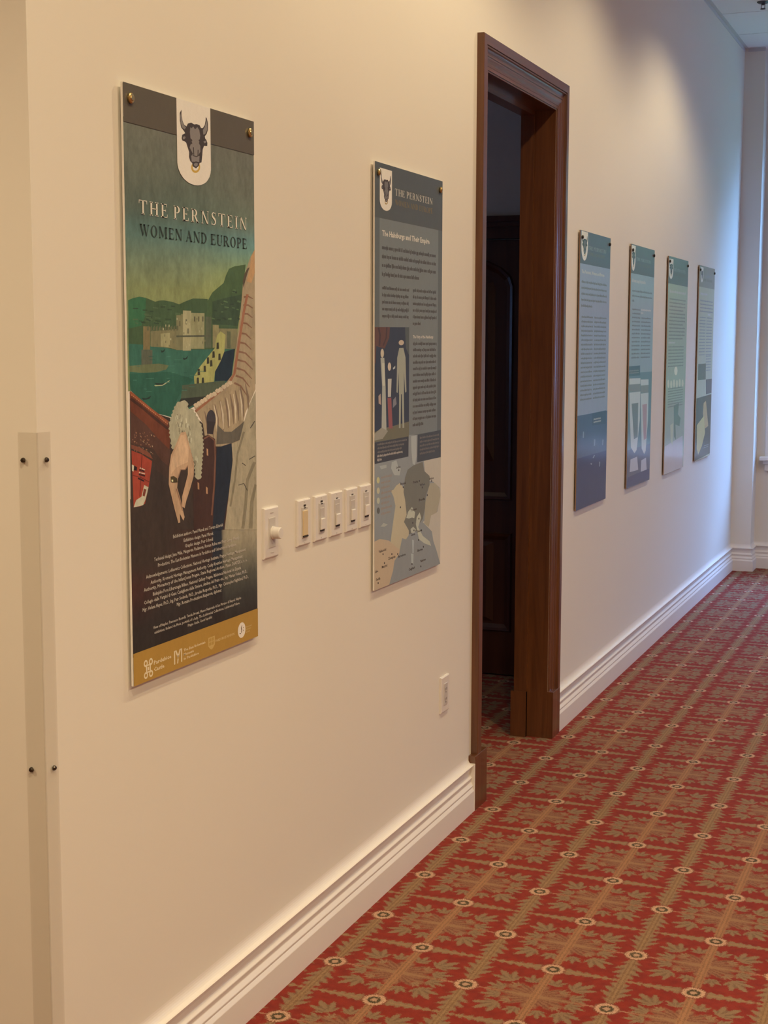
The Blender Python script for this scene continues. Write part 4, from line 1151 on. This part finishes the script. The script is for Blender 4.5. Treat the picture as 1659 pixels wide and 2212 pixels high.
# ------------------------------------------------------------------ printed panels
class Print:
    """flat inks lying on the board, each overlapping ink a hair above the one below"""
    def __init__(self): self.v = []; self.f = []; self.c = []; self.boxes = []
    def layer(self, box):
        L = 0
        for b, l in self.boxes:
            if b[0] < box[2] and b[2] > box[0] and b[1] < box[3] and b[3] > box[1]: L = max(L, l)
        self.boxes.append((box, L+1)); return L+1
    def polys(self, polys, cols, layer=None):
        """polys: list of point lists (u,v in metres); one layer for all of them"""
        if not polys: return
        if layer is None:
            us = [p[0] for q in polys for p in q]; vs = [p[1] for q in polys for p in q]
            layer = self.layer((min(us), min(vs), max(us), max(vs)))
        x = .00015 + layer*.000018
        for q, c in zip(polys, cols):
            n = len(self.v)
            area = sum(q[i][0]*q[(i+1) % len(q)][1]-q[(i+1) % len(q)][0]*q[i][1] for i in range(len(q)))
            if area < 0: q = q[::-1]
            self.v += [(x, p[0], p[1]) for p in q]; self.f.append(tuple(range(n, n+len(q))))
            self.c += [c]*len(q)
    def grid(self, u0, u1, v0, v1, nu, nv, fn):
        n = len(self.v); x = .00015
        for j in range(nv+1):
            for i in range(nu+1):
                a, b = i/nu, j/nv
                self.v.append((x, u0+(u1-u0)*a, v0+(v1-v0)*b)); self.c.append(fn(a, v0+(v1-v0)*b))
        for j in range(nv):
            for i in range(nu):
                k = n + j*(nu+1)+i; self.f.append((k, k+1, k+nu+2, k+nu+1))
    def build(self, name, mat, parent, x0):
        o = mesh_obj(name, [(p[0]+x0, p[1], p[2]) for p in self.v], self.f, mat, parent)
        at = o.data.color_attributes.new('ink', 'FLOAT_COLOR', 'POINT')
        for i, c in enumerate(self.c): at.data[i].color = (c[0], c[1], c[2], 1)
        return o

def rectp(u0, v0, u1, v1): return [(u0, v0), (u1, v0), (u1, v1), (u0, v1)]
def ellp(cu, cv, ru, rv, n=20, a0=0, a1=2*math.pi): return [(cu+ru*math.cos(a0+(a1-a0)*k/n), cv+rv*math.sin(a0+(a1-a0)*k/n)) for k in range(n)]
def band(outer, inner):
    n = len(outer); return [[outer[i], outer[i+1], inner[i+1], inner[i]] for i in range(n-1)]

# ---- roman capitals drawn from stems, hairlines and serifs (cap height 1)
def glyph(ch):
    S, T = .150, .055
    P = []
    def r(x0, y0, x1, y1): P.append(rectp(x0, y0, x1, y1))
    def serif(x0, x1, y, up):
        e = .075; h = .04
        if up: P.append([(x0-e, y), (x1+e, y), (x1+e, y+h), (x1, y+h+.045), (x0, y+h+.045), (x0-e, y+h)])
        else: P.append([(x0-e, y), (x0-e, y-h), (x0, y-h-.045), (x1, y-h-.045), (x1+e, y-h), (x1+e, y)])
    def stem(x, w=S, top=True, bot=True):
        r(x, .02, x+w, .98)
        if bot: serif(x, x+w, 0, True)
        if top: serif(x, x+w, 1, False)
    def diag(x0, y0, x1, y1, w): P.append([(x0, y0), (x0+w, y0), (x1+w, y1), (x1, y1)])
    def arc(cx, cy, ro, rvo, ri, rvi, a0, a1, n=14, ci=None):
        A = [math.radians(a0+(a1-a0)*k/n) for k in range(n+1)]
        o = [(cx+ro*math.cos(a), cy+rvo*math.sin(a)) for a in A]
        cxi = cx if ci is None else ci
        i = [(cxi+ri*math.cos(a), cy+rvi*math.sin(a)) for a in A]
        P.extend(band(o, i))
    w = .5
    if ch == 'T':
        stem(.30, top=False); r(.0, .945, .75, 1); P.append([(0, .96), (.055, .95), (.03, .74), (0, .74)]); P.append([(.75, .96), (.695, .95), (.72, .74), (.75, .74)]); w = .75
    elif ch == 'H': stem(.08); stem(.60); r(.2, .475, .65, .535); w = .83
    elif ch in 'E':
        stem(.08); r(.1, .945, .58, 1); P.append([(.58, .96), (.52, .95), (.555, .76), (.58, .76)]); r(.2, .485, .44, .54); P.append([(.47, .64), (.43, .56), (.43, .465), (.47, .385)])
        r(.1, 0, .62, .055); P.append([(.63, .25), (.60, .25), (.55, .05), (.62, .0)]); w = .66
    elif ch in 'PR':
        stem(.08); arc(.30, .73, .32, .27, .17, .215, -90, 90); r(.2, .945, .32, 1); r(.2, .46, .32, .515); w = .64
        if ch == 'R': diag(.30, .49, .60, .0, .16); serif(.60, .74, 0, True); w = .80
    elif ch == 'I': stem(.08); w = .31
    elif ch == 'N':
        r(.10, .02, .155, .98); r(.70, .0, .755, .98); P.append([(.05, 1), (.22, 1), (.755, .0), (.70, .0), (.60, .05)]); serif(.10, .155, 0, True); serif(.70, .755, 1, False); r(.02, .96, .2, 1); w = .83
    elif ch == 'S':
        pts = [(.47, .80), (.44, .91), (.32, .975), (.19, .94), (.115, .81), (.14, .69), (.25, .585), (.38, .49), (.47, .36), (.465, .19), (.37, .06), (.24, .025), (.11, .09), (.06, .24)]
        ws = [.03, .05, .06, .075, .115, .145, .165, .165, .145, .12, .085, .06, .05, .03]
        L, R_ = [], []
        for i, p in enumerate(pts):
            a, b = pts[max(i-1, 0)], pts[min(i+1, len(pts)-1)]; d = math.hypot(b[0]-a[0], b[1]-a[1]); nx, ny = -(b[1]-a[1])/d, (b[0]-a[0])/d
            L.append((p[0]+nx*ws[i]/2, p[1]+ny*ws[i]/2)); R_.append((p[0]-nx*ws[i]/2, p[1]-ny*ws[i]/2))
        P.extend(band(L, R_)); r(.455, .72, .49, 1.0); r(.04, .0, .075, .30); w = .56
    elif ch == 'W':
        P.append([(.03, 1), (.20, 1), (.40, .12), (.345, -.02), (.32, -.02)]); P.append([(.32, -.02), (.36, .0), (.58, .95), (.53, .95)])
        P.append([(.42, 1), (.58, 1), (.80, .12), (.75, -.02), (.72, -.02)]); P.append([(.73, -.02), (.775, .0), (1.02, .98), (.97, .98)]); serif(.06, .16, 1, False); serif(.46, .54, 1, False); serif(.97, 1.01, 1, False); w = 1.08
    elif ch == 'O': arc(.40, .5, .37, .52, .215, .465, 0, 360, 32); w = .80
    elif ch == 'D': stem(.08); arc(.26, .5, .48, .5, .32, .445, -90, 90, 18); w = .80
    elif ch == 'A':
        P.append([(.08, .0), (.135, .0), (.40, .90), (.385, 1.02)]); P.append([(.36, 1.02), (.43, 1.02), (.76, .0), (.59, .0), (.355, .86)]); r(.2, .32, .60, .375); serif(.09, .12, 0, True); serif(.62, .73, 0, True); w = .82
    elif ch == 'M':
        r(.11, .02, .165, .98); stem(.80); P.append([(.08, 1), (.24, 1), (.56, .18), (.50, .02)]); P.append([(.50, .02), (.55, .14), (.83, .98), (.78, .98)]); serif(.11, .165, 0, True); r(.03, .96, .2, 1); w = 1.03
    elif ch == 'U':
        r(.09, .28, .24, .98); serif(.09, .24, 1, False); r(.63, .28, .685, .98); serif(.63, .685, 1, False); arc(.3875, .30, .2975, .32, .2425, .245, 180, 360, 16, .435); w = .78
    return P, w

def set_caps(pr, text, u0, u1, v0, v1, col, track=.10):
    x = 0; out = []
    for ch in text:
        if ch == ' ': x += .34; continue
        P, w = glyph(ch)
        out += [[(p[0]+x, p[1]) for p in q] for q in P]; x += w + track
    x -= track
    sx = (u1-u0)/x; sy = (v1-v0)
    pr.polys([[(u0+p[0]*sx, v0+p[1]*sy) for p in q] for q in out], [col]*len(out))

_fcache = {}
def set_font(pr, text, u0, vb, height, col, width=None, align='L', squeeze=1.0, bold=0.0):
    """small sans print; baseline at vb, 'height' is the capital height"""
    cu = bpy.data.curves.new('lettering', 'FONT'); cu.body = text; cu.size = 1.0; cu.resolution_u = 1; cu.offset = bold
    ob = bpy.data.objects.new('lettering', cu); COL.objects.link(ob)
    dg = bpy.context.evaluated_depsgraph_get(); dg.update()
    me = ob.evaluated_get(dg).to_mesh()
    vs = [(p.co.x, p.co.y) for p in me.vertices]; fs = [tuple(p.vertices) for p in me.polygons]
    ob.evaluated_get(dg).to_mesh_clear()
    bpy.data.objects.remove(ob); bpy.data.curves.remove(cu)
    if not vs: return
    xm = min(p[0] for p in vs); xM = max(p[0] for p in vs)
    sy = height/.70
    sx = (width/(xM-xm)) if width else sy*squeeze
    W = (xM-xm)*sx
    off = u0 - (W/2 if align == 'C' else 0)
    vs = [(off+(p[0]-xm)*sx, vb+p[1]*sy) for p in vs]
    pr.polys([[vs[i] for i in q] for q in fs], [col]*len(fs))

def greek(pr, rnd, u0, u1, v, xh, col, ragged=0.0):
    """a line of body copy too small to read: strokes of letter rhythm only"""
    u = u0; end = u1 - ragged*(u1-u0); out = []
    while u < end:
        n = rnd.randint(2, 9)
        for k in range(n):
            w = xh*rnd.uniform(.34, .62)
            if u+w > end: break
            up = xh*(1.45 if rnd.random() < .22 else 1.0); dn = xh*(.4 if rnd.random() < .1 else 0)
            out.append(rectp(u, v-dn, u+w, v+up)); u += w + xh*.12
        u += xh*.42
    pr.polys(out, [col]*len(out))

BULL_OUT = [(740,405),(722,440),(722,520),(735,590),(765,630),(775,650),(745,665),(738,700),(745,725),(770,735),(785,750),(800,800),(815,850),(812,900),(825,945),(845,965),(850,1000),(885,1025),(915,1000),(925,970),(945,965),(955,890),(960,830),(975,790),(1010,795),(1012,760),(1000,725),(990,715),(985,690),(1005,665),(1020,620),(1022,560),(1010,500),(998,482),(995,520),(985,570),(965,600),(945,600),(930,570),(900,558),(870,560),(840,540),(805,550),(790,580),(765,560),(750,520),(742,470)]
BULL_FACE = [(830,590),(845,600),(860,580),(880,612),(905,590),(925,620),(935,680),(930,720),(920,760),(935,790),(935,850),(915,880),(925,900),(920,960),(840,950),(835,890),(855,870),(820,800),(830,770),(850,760),(830,700),(825,640)]
BULL_HORNS = [[(738,430),(727,470),(730,540),(745,590),(770,610),(785,590),(760,560),(745,510),(738,470)], [(1000,500),(1013,560),(1012,620),(990,665),(968,670),(965,620),(985,590),(998,540)]]
BULL_EARS = [[(750,690),(765,680),(780,690),(770,710),(752,712)], [(968,745),(990,735),(1000,750),(985,765)]]
BULL_DARK = [[(805,700),(845,715),(850,735),(825,735)], [(915,725),(950,710),(960,730),(925,745)], [(855,800),(865,800),(868,880),(858,880)], [(905,830),(915,830),(912,890),(903,890)], [(850,880),(890,895),(930,880),(930,890),(890,905),(850,890)], [(848,962),(885,950),(920,962),(912,1000),(885,1020),(856,1000)]]
def crest(pr, u0, u1, vtop, vside, vtip, white, dark, grey, gold):
    """bull's head with a nose ring on a round-footed white shield"""
    um = (u0+u1)/2; pts = [(u0, vtop), (u0, vside)]
    for k in range(1, 16):
        a = math.pi + math.pi*k/16; pts.append((um+(u1-u0)/2*math.cos(a)*(1 if abs(math.cos(a)) < .8 else .99), vside+(vside-vtip)*math.sin(a)))
    pts += [(u1, vside), (u1, vtop)]
    pr.polys([pts], [white])
    # the traced head lives in a sheared sketch frame: x 690..1048, right side drawn lower
    def mp(p):
        x = (p[0]-690)/(1048-690); y = p[1] - .295*(p[0]-690)
        # y 290 (top of shield) .. 1150 (tip)
        return (u0+(u1-u0)*x, vtop + (vtip-vtop)*(y-285)/(1147-285))
    ring = ellp(882, 1012, 48, 60, 24); inn = ellp(882, 1006, 33, 42, 24); ring.append(ring[0]); inn.append(inn[0])
    pr.polys([[mp(p) for p in q] for q in band(ring, inn)], [gold]*24)
    pr.polys([[mp(p) for p in BULL_OUT]], [dark])
    pr.polys([[mp(p) for p in BULL_FACE]] + [[mp(p) for p in q] for q in BULL_HORNS+BULL_EARS], [grey]*5)
    pr.polys([[mp(p) for p in q] for q in BULL_DARK], [dark]*len(BULL_DARK))
    pr.polys([[mp(p) for p in [(862,975),(885,965),(908,975),(900,998),(885,1006),(868,996)]]], [grey])

BT = .0045; GAP = .0055
def board(y0, w, z0, h, label, screw_mat, sr=.0095, mat=None):
    b = MB().box(0, BT, 0, w, 0, h).build('exhibition_panel', mat or M_FOAM, loc=(GAP, y0, z0))
    tag(b, label, 'exhibition panel', 'panels of the exhibition along the wall')
    for yy in (.022, w-.022):
        MB().lathe([(.0001, BT+.0075), (sr*.45, BT+.0075), (sr*.55, BT+.0062), (sr*.80, BT+.0066), (sr, BT+.005), (sr, BT+.002), (sr*.6, BT), (sr*.5, -GAP+.0004), (.0001, -GAP+.0004)], 'x', 20, (0, yy, h-.026)).build('standoff_screw', screw_mat, b)
    return b

def art_polys(pr, key, w, h):
    for c, flat in ART[key]:
        q = [(flat[i]/10000*w, flat[i+1]/10000*h) for i in range(0, len(flat), 2)]
        pr.polys([q], [(c[0]/1000, c[1]/1000, c[2]/1000)])

def sky_fn(h, table=None):
    rows = [(v*h, [tuple(k/1000 for k in c) for c in cs]) for v, *cs in (table or SKY)][::-1]
    def fn(a, v):
        v = min(max(v, rows[0][0]), rows[-1][0])
        for (v0, c0), (v1, c1) in zip(rows, rows[1:]):
            if v <= v1: break
        t = (v-v0)/(v1-v0)
        def lr(cs):
            p, q, s = (cs[0], cs[1], a*2) if a < .5 else (cs[1], cs[2], a*2-1)
            return [p[i]+(q[i]-p[i])*s for i in range(3)]
        A, B = lr(c0), lr(c1)
        return tuple(A[i]+(B[i]-A[i])*t for i in range(3))
    return fn

# ---- the large title poster
w, h = .514, 1.110
p1 = board(2.311, w, .854, h, 'tall colourful poster with harbour view, painted hand and gold logo strip', M_BRASS)
pic = Print()
pic.grid(0, w, .50*h, .945*h, 16, 26, sky_fn(h))
pic.boxes.append(((0, .50*h, w, .945*h), 0))
def ground_fn(a, v):
    v = min(max(v/h, GROUND[-1][0]), GROUND[0][0])
    for (v1, r1), (v0, r0) in zip(GROUND, GROUND[1:]):
        if v >= v0: break
    t = (v-v0)/(v1-v0)
    def at(r):
        for q0, q1 in zip(r, r[1:]):
            if a <= q1[0]: break
        s_ = (a-q0[0])/max(q1[0]-q0[0], 1e-6)
        return [q0[i]+(q1[i]-q0[i])*s_ for i in (1, 2, 3)]
    A, B = at(r0), at(r1)
    return tuple((A[i]+(B[i]-A[i])*t)/1000 for i in range(3))
pic.grid(0, w, .05*h, .32*h, 60, 30, ground_fn)
pic.boxes.append(((0, .05*h, w, .30*h), 0))
art_polys(pic, 1, w, h)
DK = (.041, .038, .037)
fade = Print()
pic.build('painted_picture', M_PAINTING, p1, BT)
pr = Print(); pr.boxes.append(((0, 0, w, h), 45))
hdr = (.128, .118, .098); wht = (.86, .86, .84)
# credits field: brown fading out of the picture
rows = [(.262, .0), (.24, .0)]
pr.polys([rectp(0, .9375*h, w, h)], [hdr])
crest(pr, .369*w, .629*w, h, .891*h, .8582*h, wht, (.075, .066, .068), (.27, .262, .272), (.62, .43, .10))
set_caps(pr, 'THE PERNSTEIN', .092*w, .928*w, .7932*h, .8163*h, (.80, .80, .74), .24)
set_caps(pr, 'WOMEN AND EUROPE', .096*w, .929*w, .7580*h, .7770*h, (.050, .070, .062), .15)
CREDITS = [(.297,.237,.697,'Exhibition authors: Pavel Marek and Tereza Liberek'),(.377,.2255,.614,'Exhibition design: Pavel Marek'),(.387,.215,.610,'Graphic design: Petr Schmid'),
 (.156,.205,.835,'Technical design: Jana Mala, Margareta Vaclavova, Roman Rubes and Petr Cerny (Pixart)'),(.183,.1935,.808,'Production: The East Bohemian Museum in Pardubice and University of Pardubice'),
 (.097,.1785,.894,'Acknowledgements: Lobkowicz Collections, National Heritage Institute, Prague Heritage Management'),(.128,.167,.863,'Authority, Kromeriz Heritage Management Authority, Cesky Krumlov Heritage Management'),
 (.080,.157,.906,'Authority, Monastery of the Infant Jesus Prague, State Regional Archive, Plzen, DIATEX s. r. o.'),(.143,.1455,.848,'Biskajsko Foru Liburutegia Bilbao, National Gallery Prague, Biblioteca Nacional de Espana'),
 (.080,.135,.905,'Collegio delle Vergini di Gesu Castiglione delle Stiviere, Andrea del Prato etc., Ing. Marian Vokac, Ph.D.,'),(.069,.1235,.915,'Mgr. Helena Hayes, Ph.D., Ing. Petr Svoboda, Ph.D., Jaroslav Rozporka, Ph.D., Mgr. Christopher Nightland, Ph.D.,'),
 (.317,.114,.676,'Mgr. Romana Prochazkova Kasparova, diplomat'),(.142,.087,.847,'View of Naples, Francesco Rosselli, Tavola Strozzi, Museo Nazionale di San Martino di Napoli, Naples'),
 (.149,.078,.835,'exhibition: Roland de Mois, portrait of a lady, The Lobkowicz Collections, Lobkowicz Palace,'),(.400,.0695,.596,'Prague Castle, Czech Republic')]
for u0, vb, u1, s in CREDITS:
    set_font(pr, s, u0*w, vb*h, (.0062 if vb > .1 else .0050)*h, (.62, .60, .56), width=(u1-u0)*w, bold=.012)
gold = (.455, .290, .075)
pr.polys([rectp(0, 0, w, .0563*h)], [gold])
lw = (.80, .72, .52)
# knot-shaped castle mark
for s in (1, -1):
    cu, cv = .1025*w, .0215*h
    o = ellp(cu-.018*w, cv+s*.0105*h, .014*w, .0062*h, 14) ; i = ellp(cu-.018*w, cv+s*.0105*h, .007*w, .0030*h, 14); o.append(o[0]); i.append(i[0]); pr.polys(band(o, i), [lw]*14)
    o = ellp(cu+.018*w, cv+s*.0105*h, .014*w, .0062*h, 14) ; i = ellp(cu+.018*w, cv+s*.0105*h, .007*w, .0030*h, 14); o.append(o[0]); i.append(i[0]); pr.polys(band(o, i), [lw]*14)
    pr.polys([rectp(cu-.018*w, cv+s*.0060*h-.0010*h, cu+.018*w, cv+s*.0060*h+.0012*h)], [lw])
    pr.polys([rectp(cu+s*.013*w-.004*w, cv-.008*h, cu+s*.013*w+.004*w, cv+.008*h)], [lw])
pr.polys([rectp(.0975*w, .0185*h, .1075*w, .0245*h)], [lw])
set_font(pr, 'Pardubice', .142*w, .0245*h, .0068*h, lw, width=.128*w, bold=.02)
set_font(pr, 'Castle', .142*w, .0125*h, .0068*h, lw, width=.076*w, bold=.02)
# folded M mark of the museum
u0, u1, v0, v1 = .291*w, .352*w, .0100*h, .0345*h; t_ = .010*w
pr.polys([rectp(u0, v0, u0+t_*.8, v1), rectp(u1-t_*.8, v0, u1, v1)], [lw]*2)
pr.polys([[(u0+t_*.8, v1), (u0+t_*1.8, v1), ((u0+u1)/2+t_*.4, (v0+v1)/2), ((u0+u1)/2-t_*.4, (v0+v1)/2-.002*h)], [(u1-t_*.8, v1), (u1-t_*1.8, v1), ((u0+u1)/2-t_*.4, (v0+v1)/2), ((u0+u1)/2+t_*.4, (v0+v1)/2-.002*h)], [(u0+t_*2.2, v0), (u0+t_*3.0, v0), (u0+t_*3.4, v0+.008*h), (u0+t_*2.6, v0+.009*h)]], [lw]*3)
for k, s in enumerate(('The East Bohemian', 'Museum', 'in Pardubice')):
    set_font(pr, s, .365*w, (.0272-.0078*k)*h, .0046*h, lw, width=(.172, .078, .118)[k]*w, bold=.015)
pr.polys([[(.562*w, .0345*h), (.616*w, .0345*h), (.616*w, .018*h), (.600*w, .0125*h), (.589*w, .0105*h), (.577*w, .0125*h), (.562*w, .018*h)]], [(.60, .44, .17)])
for k in range(4): pr.polys([rectp((.568+.022*(k % 2))*w, (.0190+.0075*(k//2))*h, (.586+.022*(k % 2))*w, (.0250+.0075*(k//2))*h)], [(.50, .34, .10)])
set_font(pr, 'PARDUBICE REGION', .622*w, .0215*h, .0046*h, (.66, .52, .26), width=.162*w, bold=.02)
pr.polys([ellp(.850*w, .0250*h, .034*w, .0152*h, 24)], [(.84, .82, .78)])
sq = [(.832, .021), (.840, .019), (.848, .021), (.850, .026), (.847, .031), (.852, .035)]
pr.polys(band([((a+.0035)*w, b*h) for a, b in sq], [((a-.0035)*w, (b-.0014)*h) for a, b in sq]), [(.16, .12, .08)]*5)
pr.polys([rectp(.862*w, .022*h, .868*w, .0245*h), rectp(.862*w, .0275*h, .868*w, .030*h)], [(.3, .24, .16)]*2)
rnd = random.Random(3)
for k in range(3): greek(pr, rnd, .890*w, (.945-.01*k)*w, (.0265-.0050*k)*h, .0020*h, (.56, .42, .18))
pr.build('printed_lettering', M_PRINT, p1, BT)

# ---- grey text panels
INK2 = dict(white=(.84, .84, .80), dark=(.075, .066, .068), grey=(.20, .195, .20), gold=(.42, .30, .10))
def head_block(pr, w, h, sh, t1, t2, title_col, sub_col):
    crest(pr, sh[0]*w, sh[1]*w, sh[2]*h, sh[3]*h, sh[4]*h, INK2['white'], INK2['dark'], INK2['grey'], INK2['gold'])
    set_caps(pr, 'THE PERNSTEIN', t1[0]*w, t1[1]*w, t1[2]*h, t1[3]*h, title_col, .12)
    set_caps(pr, 'WOMEN AND EUROPE', t2[0]*w, t2[1]*w, t2[2]*h, t2[3]*h, sub_col, .09)

w, h = .511, 1.111
p2 = board(3.501, w, .848, h, 'grey text panel with court portrait and map, between the switches and the doorway', M_BRASS, .0085)
pr = Print(); art_polys(pr, 2, w, h)
head_block(pr, w, h, (.066, .231, .9885, .915, .893), (.274, .838, .934, .950), (.276, .839, .9115, .9245), (.62, .62, .58), (.235, .185, .085))
set_font(pr, 'The Habsburgs and Their Empire', .098*w, .8345*h, .0125*h, (.70, .70, .66), width=.697*w, bold=.03)
INKB = (.062, .060, .060); rnd = random.Random(11)
for k in range(4): greek(pr, rnd, .097*w, (.902 if k < 3 else .645)*w, (.8030-.0205*k)*h, .0066*h, INKB)
for k in range(5): greek(pr, rnd, .100*w, .482*w, (.7100-.0163*k)*h, .0056*h, INKB)
for k in range(6): greek(pr, rnd, .540*w, (.914 if k < 5 else .66)*w, (.7110-.0163*k)*h, .0056*h, INKB)
set_font(pr, 'The Unity of the Habsburgs', .543*w, .5965*h, .0075*h, (.66, .66, .62), width=.318*w, bold=.025)
for k in range(14): greek(pr, rnd, .545*w, (.917 if k < 13 else .71)*w, (.5800-.0156*k)*h, .0054*h, INKB)
for k in range(3): greek(pr, rnd, .04*w, (.46-.04*k)*w, (.3445-.0092*k)*h, .0036*h, (.20, .19, .18))
greek(pr, rnd, .036*w, .395*w, .3165*h, .0040*h, (.46, .45, .43)); greek(pr, rnd, .036*w, .10*w, .3075*h, .0040*h, (.46, .45, .43))
for k in range(5): greek(pr, rnd, .655*w, (.97 if k < 4 else .90)*w, (.3430-.0100*k)*h, .0040*h, (.17, .165, .16))
for k in range(8): greek(pr, rnd, .090*w, (.24-.015*(k % 3))*w, (.2640-.0125*k)*h, .0042*h, (.33, .30, .28))
for s, u, v, d in [('Valladolid',.057,.090,.104),('Zaragoza',.192,.065,.101),('Barcelona',.336,.061,.108),('Madrid',.101,.050,.075),('Roma',.629,.058,.080),('Cagliari',.492,.018,.094),('Palermo',.673,.028,.088),('Sevilla',.023,.025,.058),('Lisboa',.009,.045,.042),('London',.301,.283,.062),('Brussel',.364,.240,.080),('Praha',.554,.236,.077),('Wien',.656,.225,.085),('Buda',.645,.187,.097),('Trento',.516,.167,.100),('Genova',.524,.104,.065),('Siena',.612,.108,.084),('Krakow',.808,.235,.075)]:
    set_font(pr, s, u*w, (v-.003)*h, .0060*h, (.05, .042, .036), width=d*w, bold=.03)
pr.build('printed_sheet', M_PRINT, p2, BT)

def far_panel(key, y0, w, z0, h, label, heads, body):
    b = board(y0, w, z0, h, label, M_BLACK, .0075, M_EDGE)
    pr = Print(); art_polys(pr, key, w, h)
    head_block(pr, w, h, *heads)
    body(pr, w, h)
    pr.build('printed_sheet', M_PRINT, b, BT)
    return b
H_T, H_S = (.34, .36, .37), (.20, .185, .15)
INKC = (.19, .215, .22)
def body3(pr, w, h):
    rnd = random.Random(21)
    set_font(pr, 'The Pernstein, Women and Europe', .059*w, .851*h, .012*h, (.62, .66, .66), width=.745*w, bold=.03)
    for k in range(5): greek(pr, rnd, .058*w, (.90 if k < 4 else .42)*w, (.8170-.0212*k)*h, .0062*h, INKC)
    for k in range(19):
        greek(pr, rnd, .075*w, .445*w, (.693-.0165*k)*h, .0052*h, INKC)
        greek(pr, rnd, .49*w, .905*w, (.693-.0165*k)*h, .0052*h, INKC)
    for k in range(2): greek(pr, rnd, .53*w, .785*w, (.3165-.0105*k)*h, .0042*h, (.52, .56, .58))
far_panel(3, 5.597, .503, .836, 1.098, 'blue-grey text panel with dark navy foot, first panel beyond the doorway',
          ((.03, .235, .998, .947, .896), (.25, .85, .938, .951), (.253, .82, .918, .930), H_T, H_S), body3)
def body4(pr, w, h):
    rnd = random.Random(22)
    greek(pr, rnd, .045*w, .632*w, .8480*h, .0100*h, (.60, .64, .64))
    for k in range(3): greek(pr, rnd, .07*w, (.93 if k < 2 else .16)*w, (.8100-.0205*k)*h, .0060*h, INKC)
    for k in range(2): greek(pr, rnd, .46*w, (.89 if k == 0 else .55)*w, (.7360-.0130*k)*h, .0055*h, (.68, .72, .72))
    for k in range(13):
        greek(pr, rnd, .09*w, .43*w, (.735-.0165*k)*h, .0050*h, INKC)
        if k > 1: greek(pr, rnd, .475*w, .895*w, (.735-.0165*k)*h, .0050*h, INKC)
    for k in range(2): greek(pr, rnd, .02*w, .42*w, (.484-.0090*k)*h, .0036*h, (.36, .40, .40))
far_panel(4, 6.501, .507, .839, 1.098, 'grey-green text panel showing two tall white glasses near its foot',
          ((.01, .172, .996, .945, .893), (.213, .834, .939, .951), (.213, .82, .918, .930), H_T, H_S), body4)
def body5(pr, w, h):
    rnd = random.Random(23)
    greek(pr, rnd, .083*w, .903*w, .8370*h, .0095*h, (.62, .66, .64))
    for k in range(12): greek(pr, rnd, .085*w, (.90-.1*(k % 4 == 3))*w, (.805-.0165*k)*h, .0050*h, (.24, .29, .26))
    greek(pr, rnd, .084*w, .406*w, .6040*h, .0060*h, (.66, .70, .68))
    for k in range(7): greek(pr, rnd, .085*w, .86*w, (.586-.0150*k)*h, .0044*h, (.25, .30, .27))
    for k in range(8): greek(pr, rnd, .12*w, .88*w, (.392-.0120*k)*h, .0040*h, (.24, .28, .25))
far_panel(5, 7.356, .535, .832, 1.099, 'pale green text panel with a row of small white emblems and a map',
          ((.023, .226, .989, .936, .898), (.26, .86, .938, .951), (.26, .84, .918, .930), H_T, H_S), body5)
def body6(pr, w, h):
    rnd = random.Random(24)
    greek(pr, rnd, .105*w, .56*w, .8530*h, .0090*h, (.62, .66, .68))
    for k in range(4): greek(pr, rnd, .10*w, .93*w, (.820-.0180*k)*h, .0054*h, (.27, .33, .35))
    greek(pr, rnd, .60*w, .78*w, .7510*h, .0060*h, (.68, .72, .74))
    for k in range(13):
        greek(pr, rnd, .09*w, .47*w, (.735-.0160*k)*h, .0046*h, (.28, .34, .36)); greek(pr, rnd, .53*w, .91*w, (.735-.0160*k)*h, .0046*h, (.28, .34, .36))
    for k in range(6): greek(pr, rnd, .55*w, .90*w, (.535-.0150*k)*h, .0042*h, (.26, .32, .34))
    greek(pr, rnd, .60*w, .90*w, .060*h, .0040*h, (.4, .44, .46)); greek(pr, rnd, .58*w, .88*w, .050*h, .0040*h, (.4, .44, .46))
far_panel(6, 8.233, .512, .835, 1.094, 'text panel nearest the end window, window wash put into its inks',
          ((.085, .245, .992, .955, .915), (.26, .86, .945, .957), (.26, .84, .925, .937), H_T, H_S), body6)
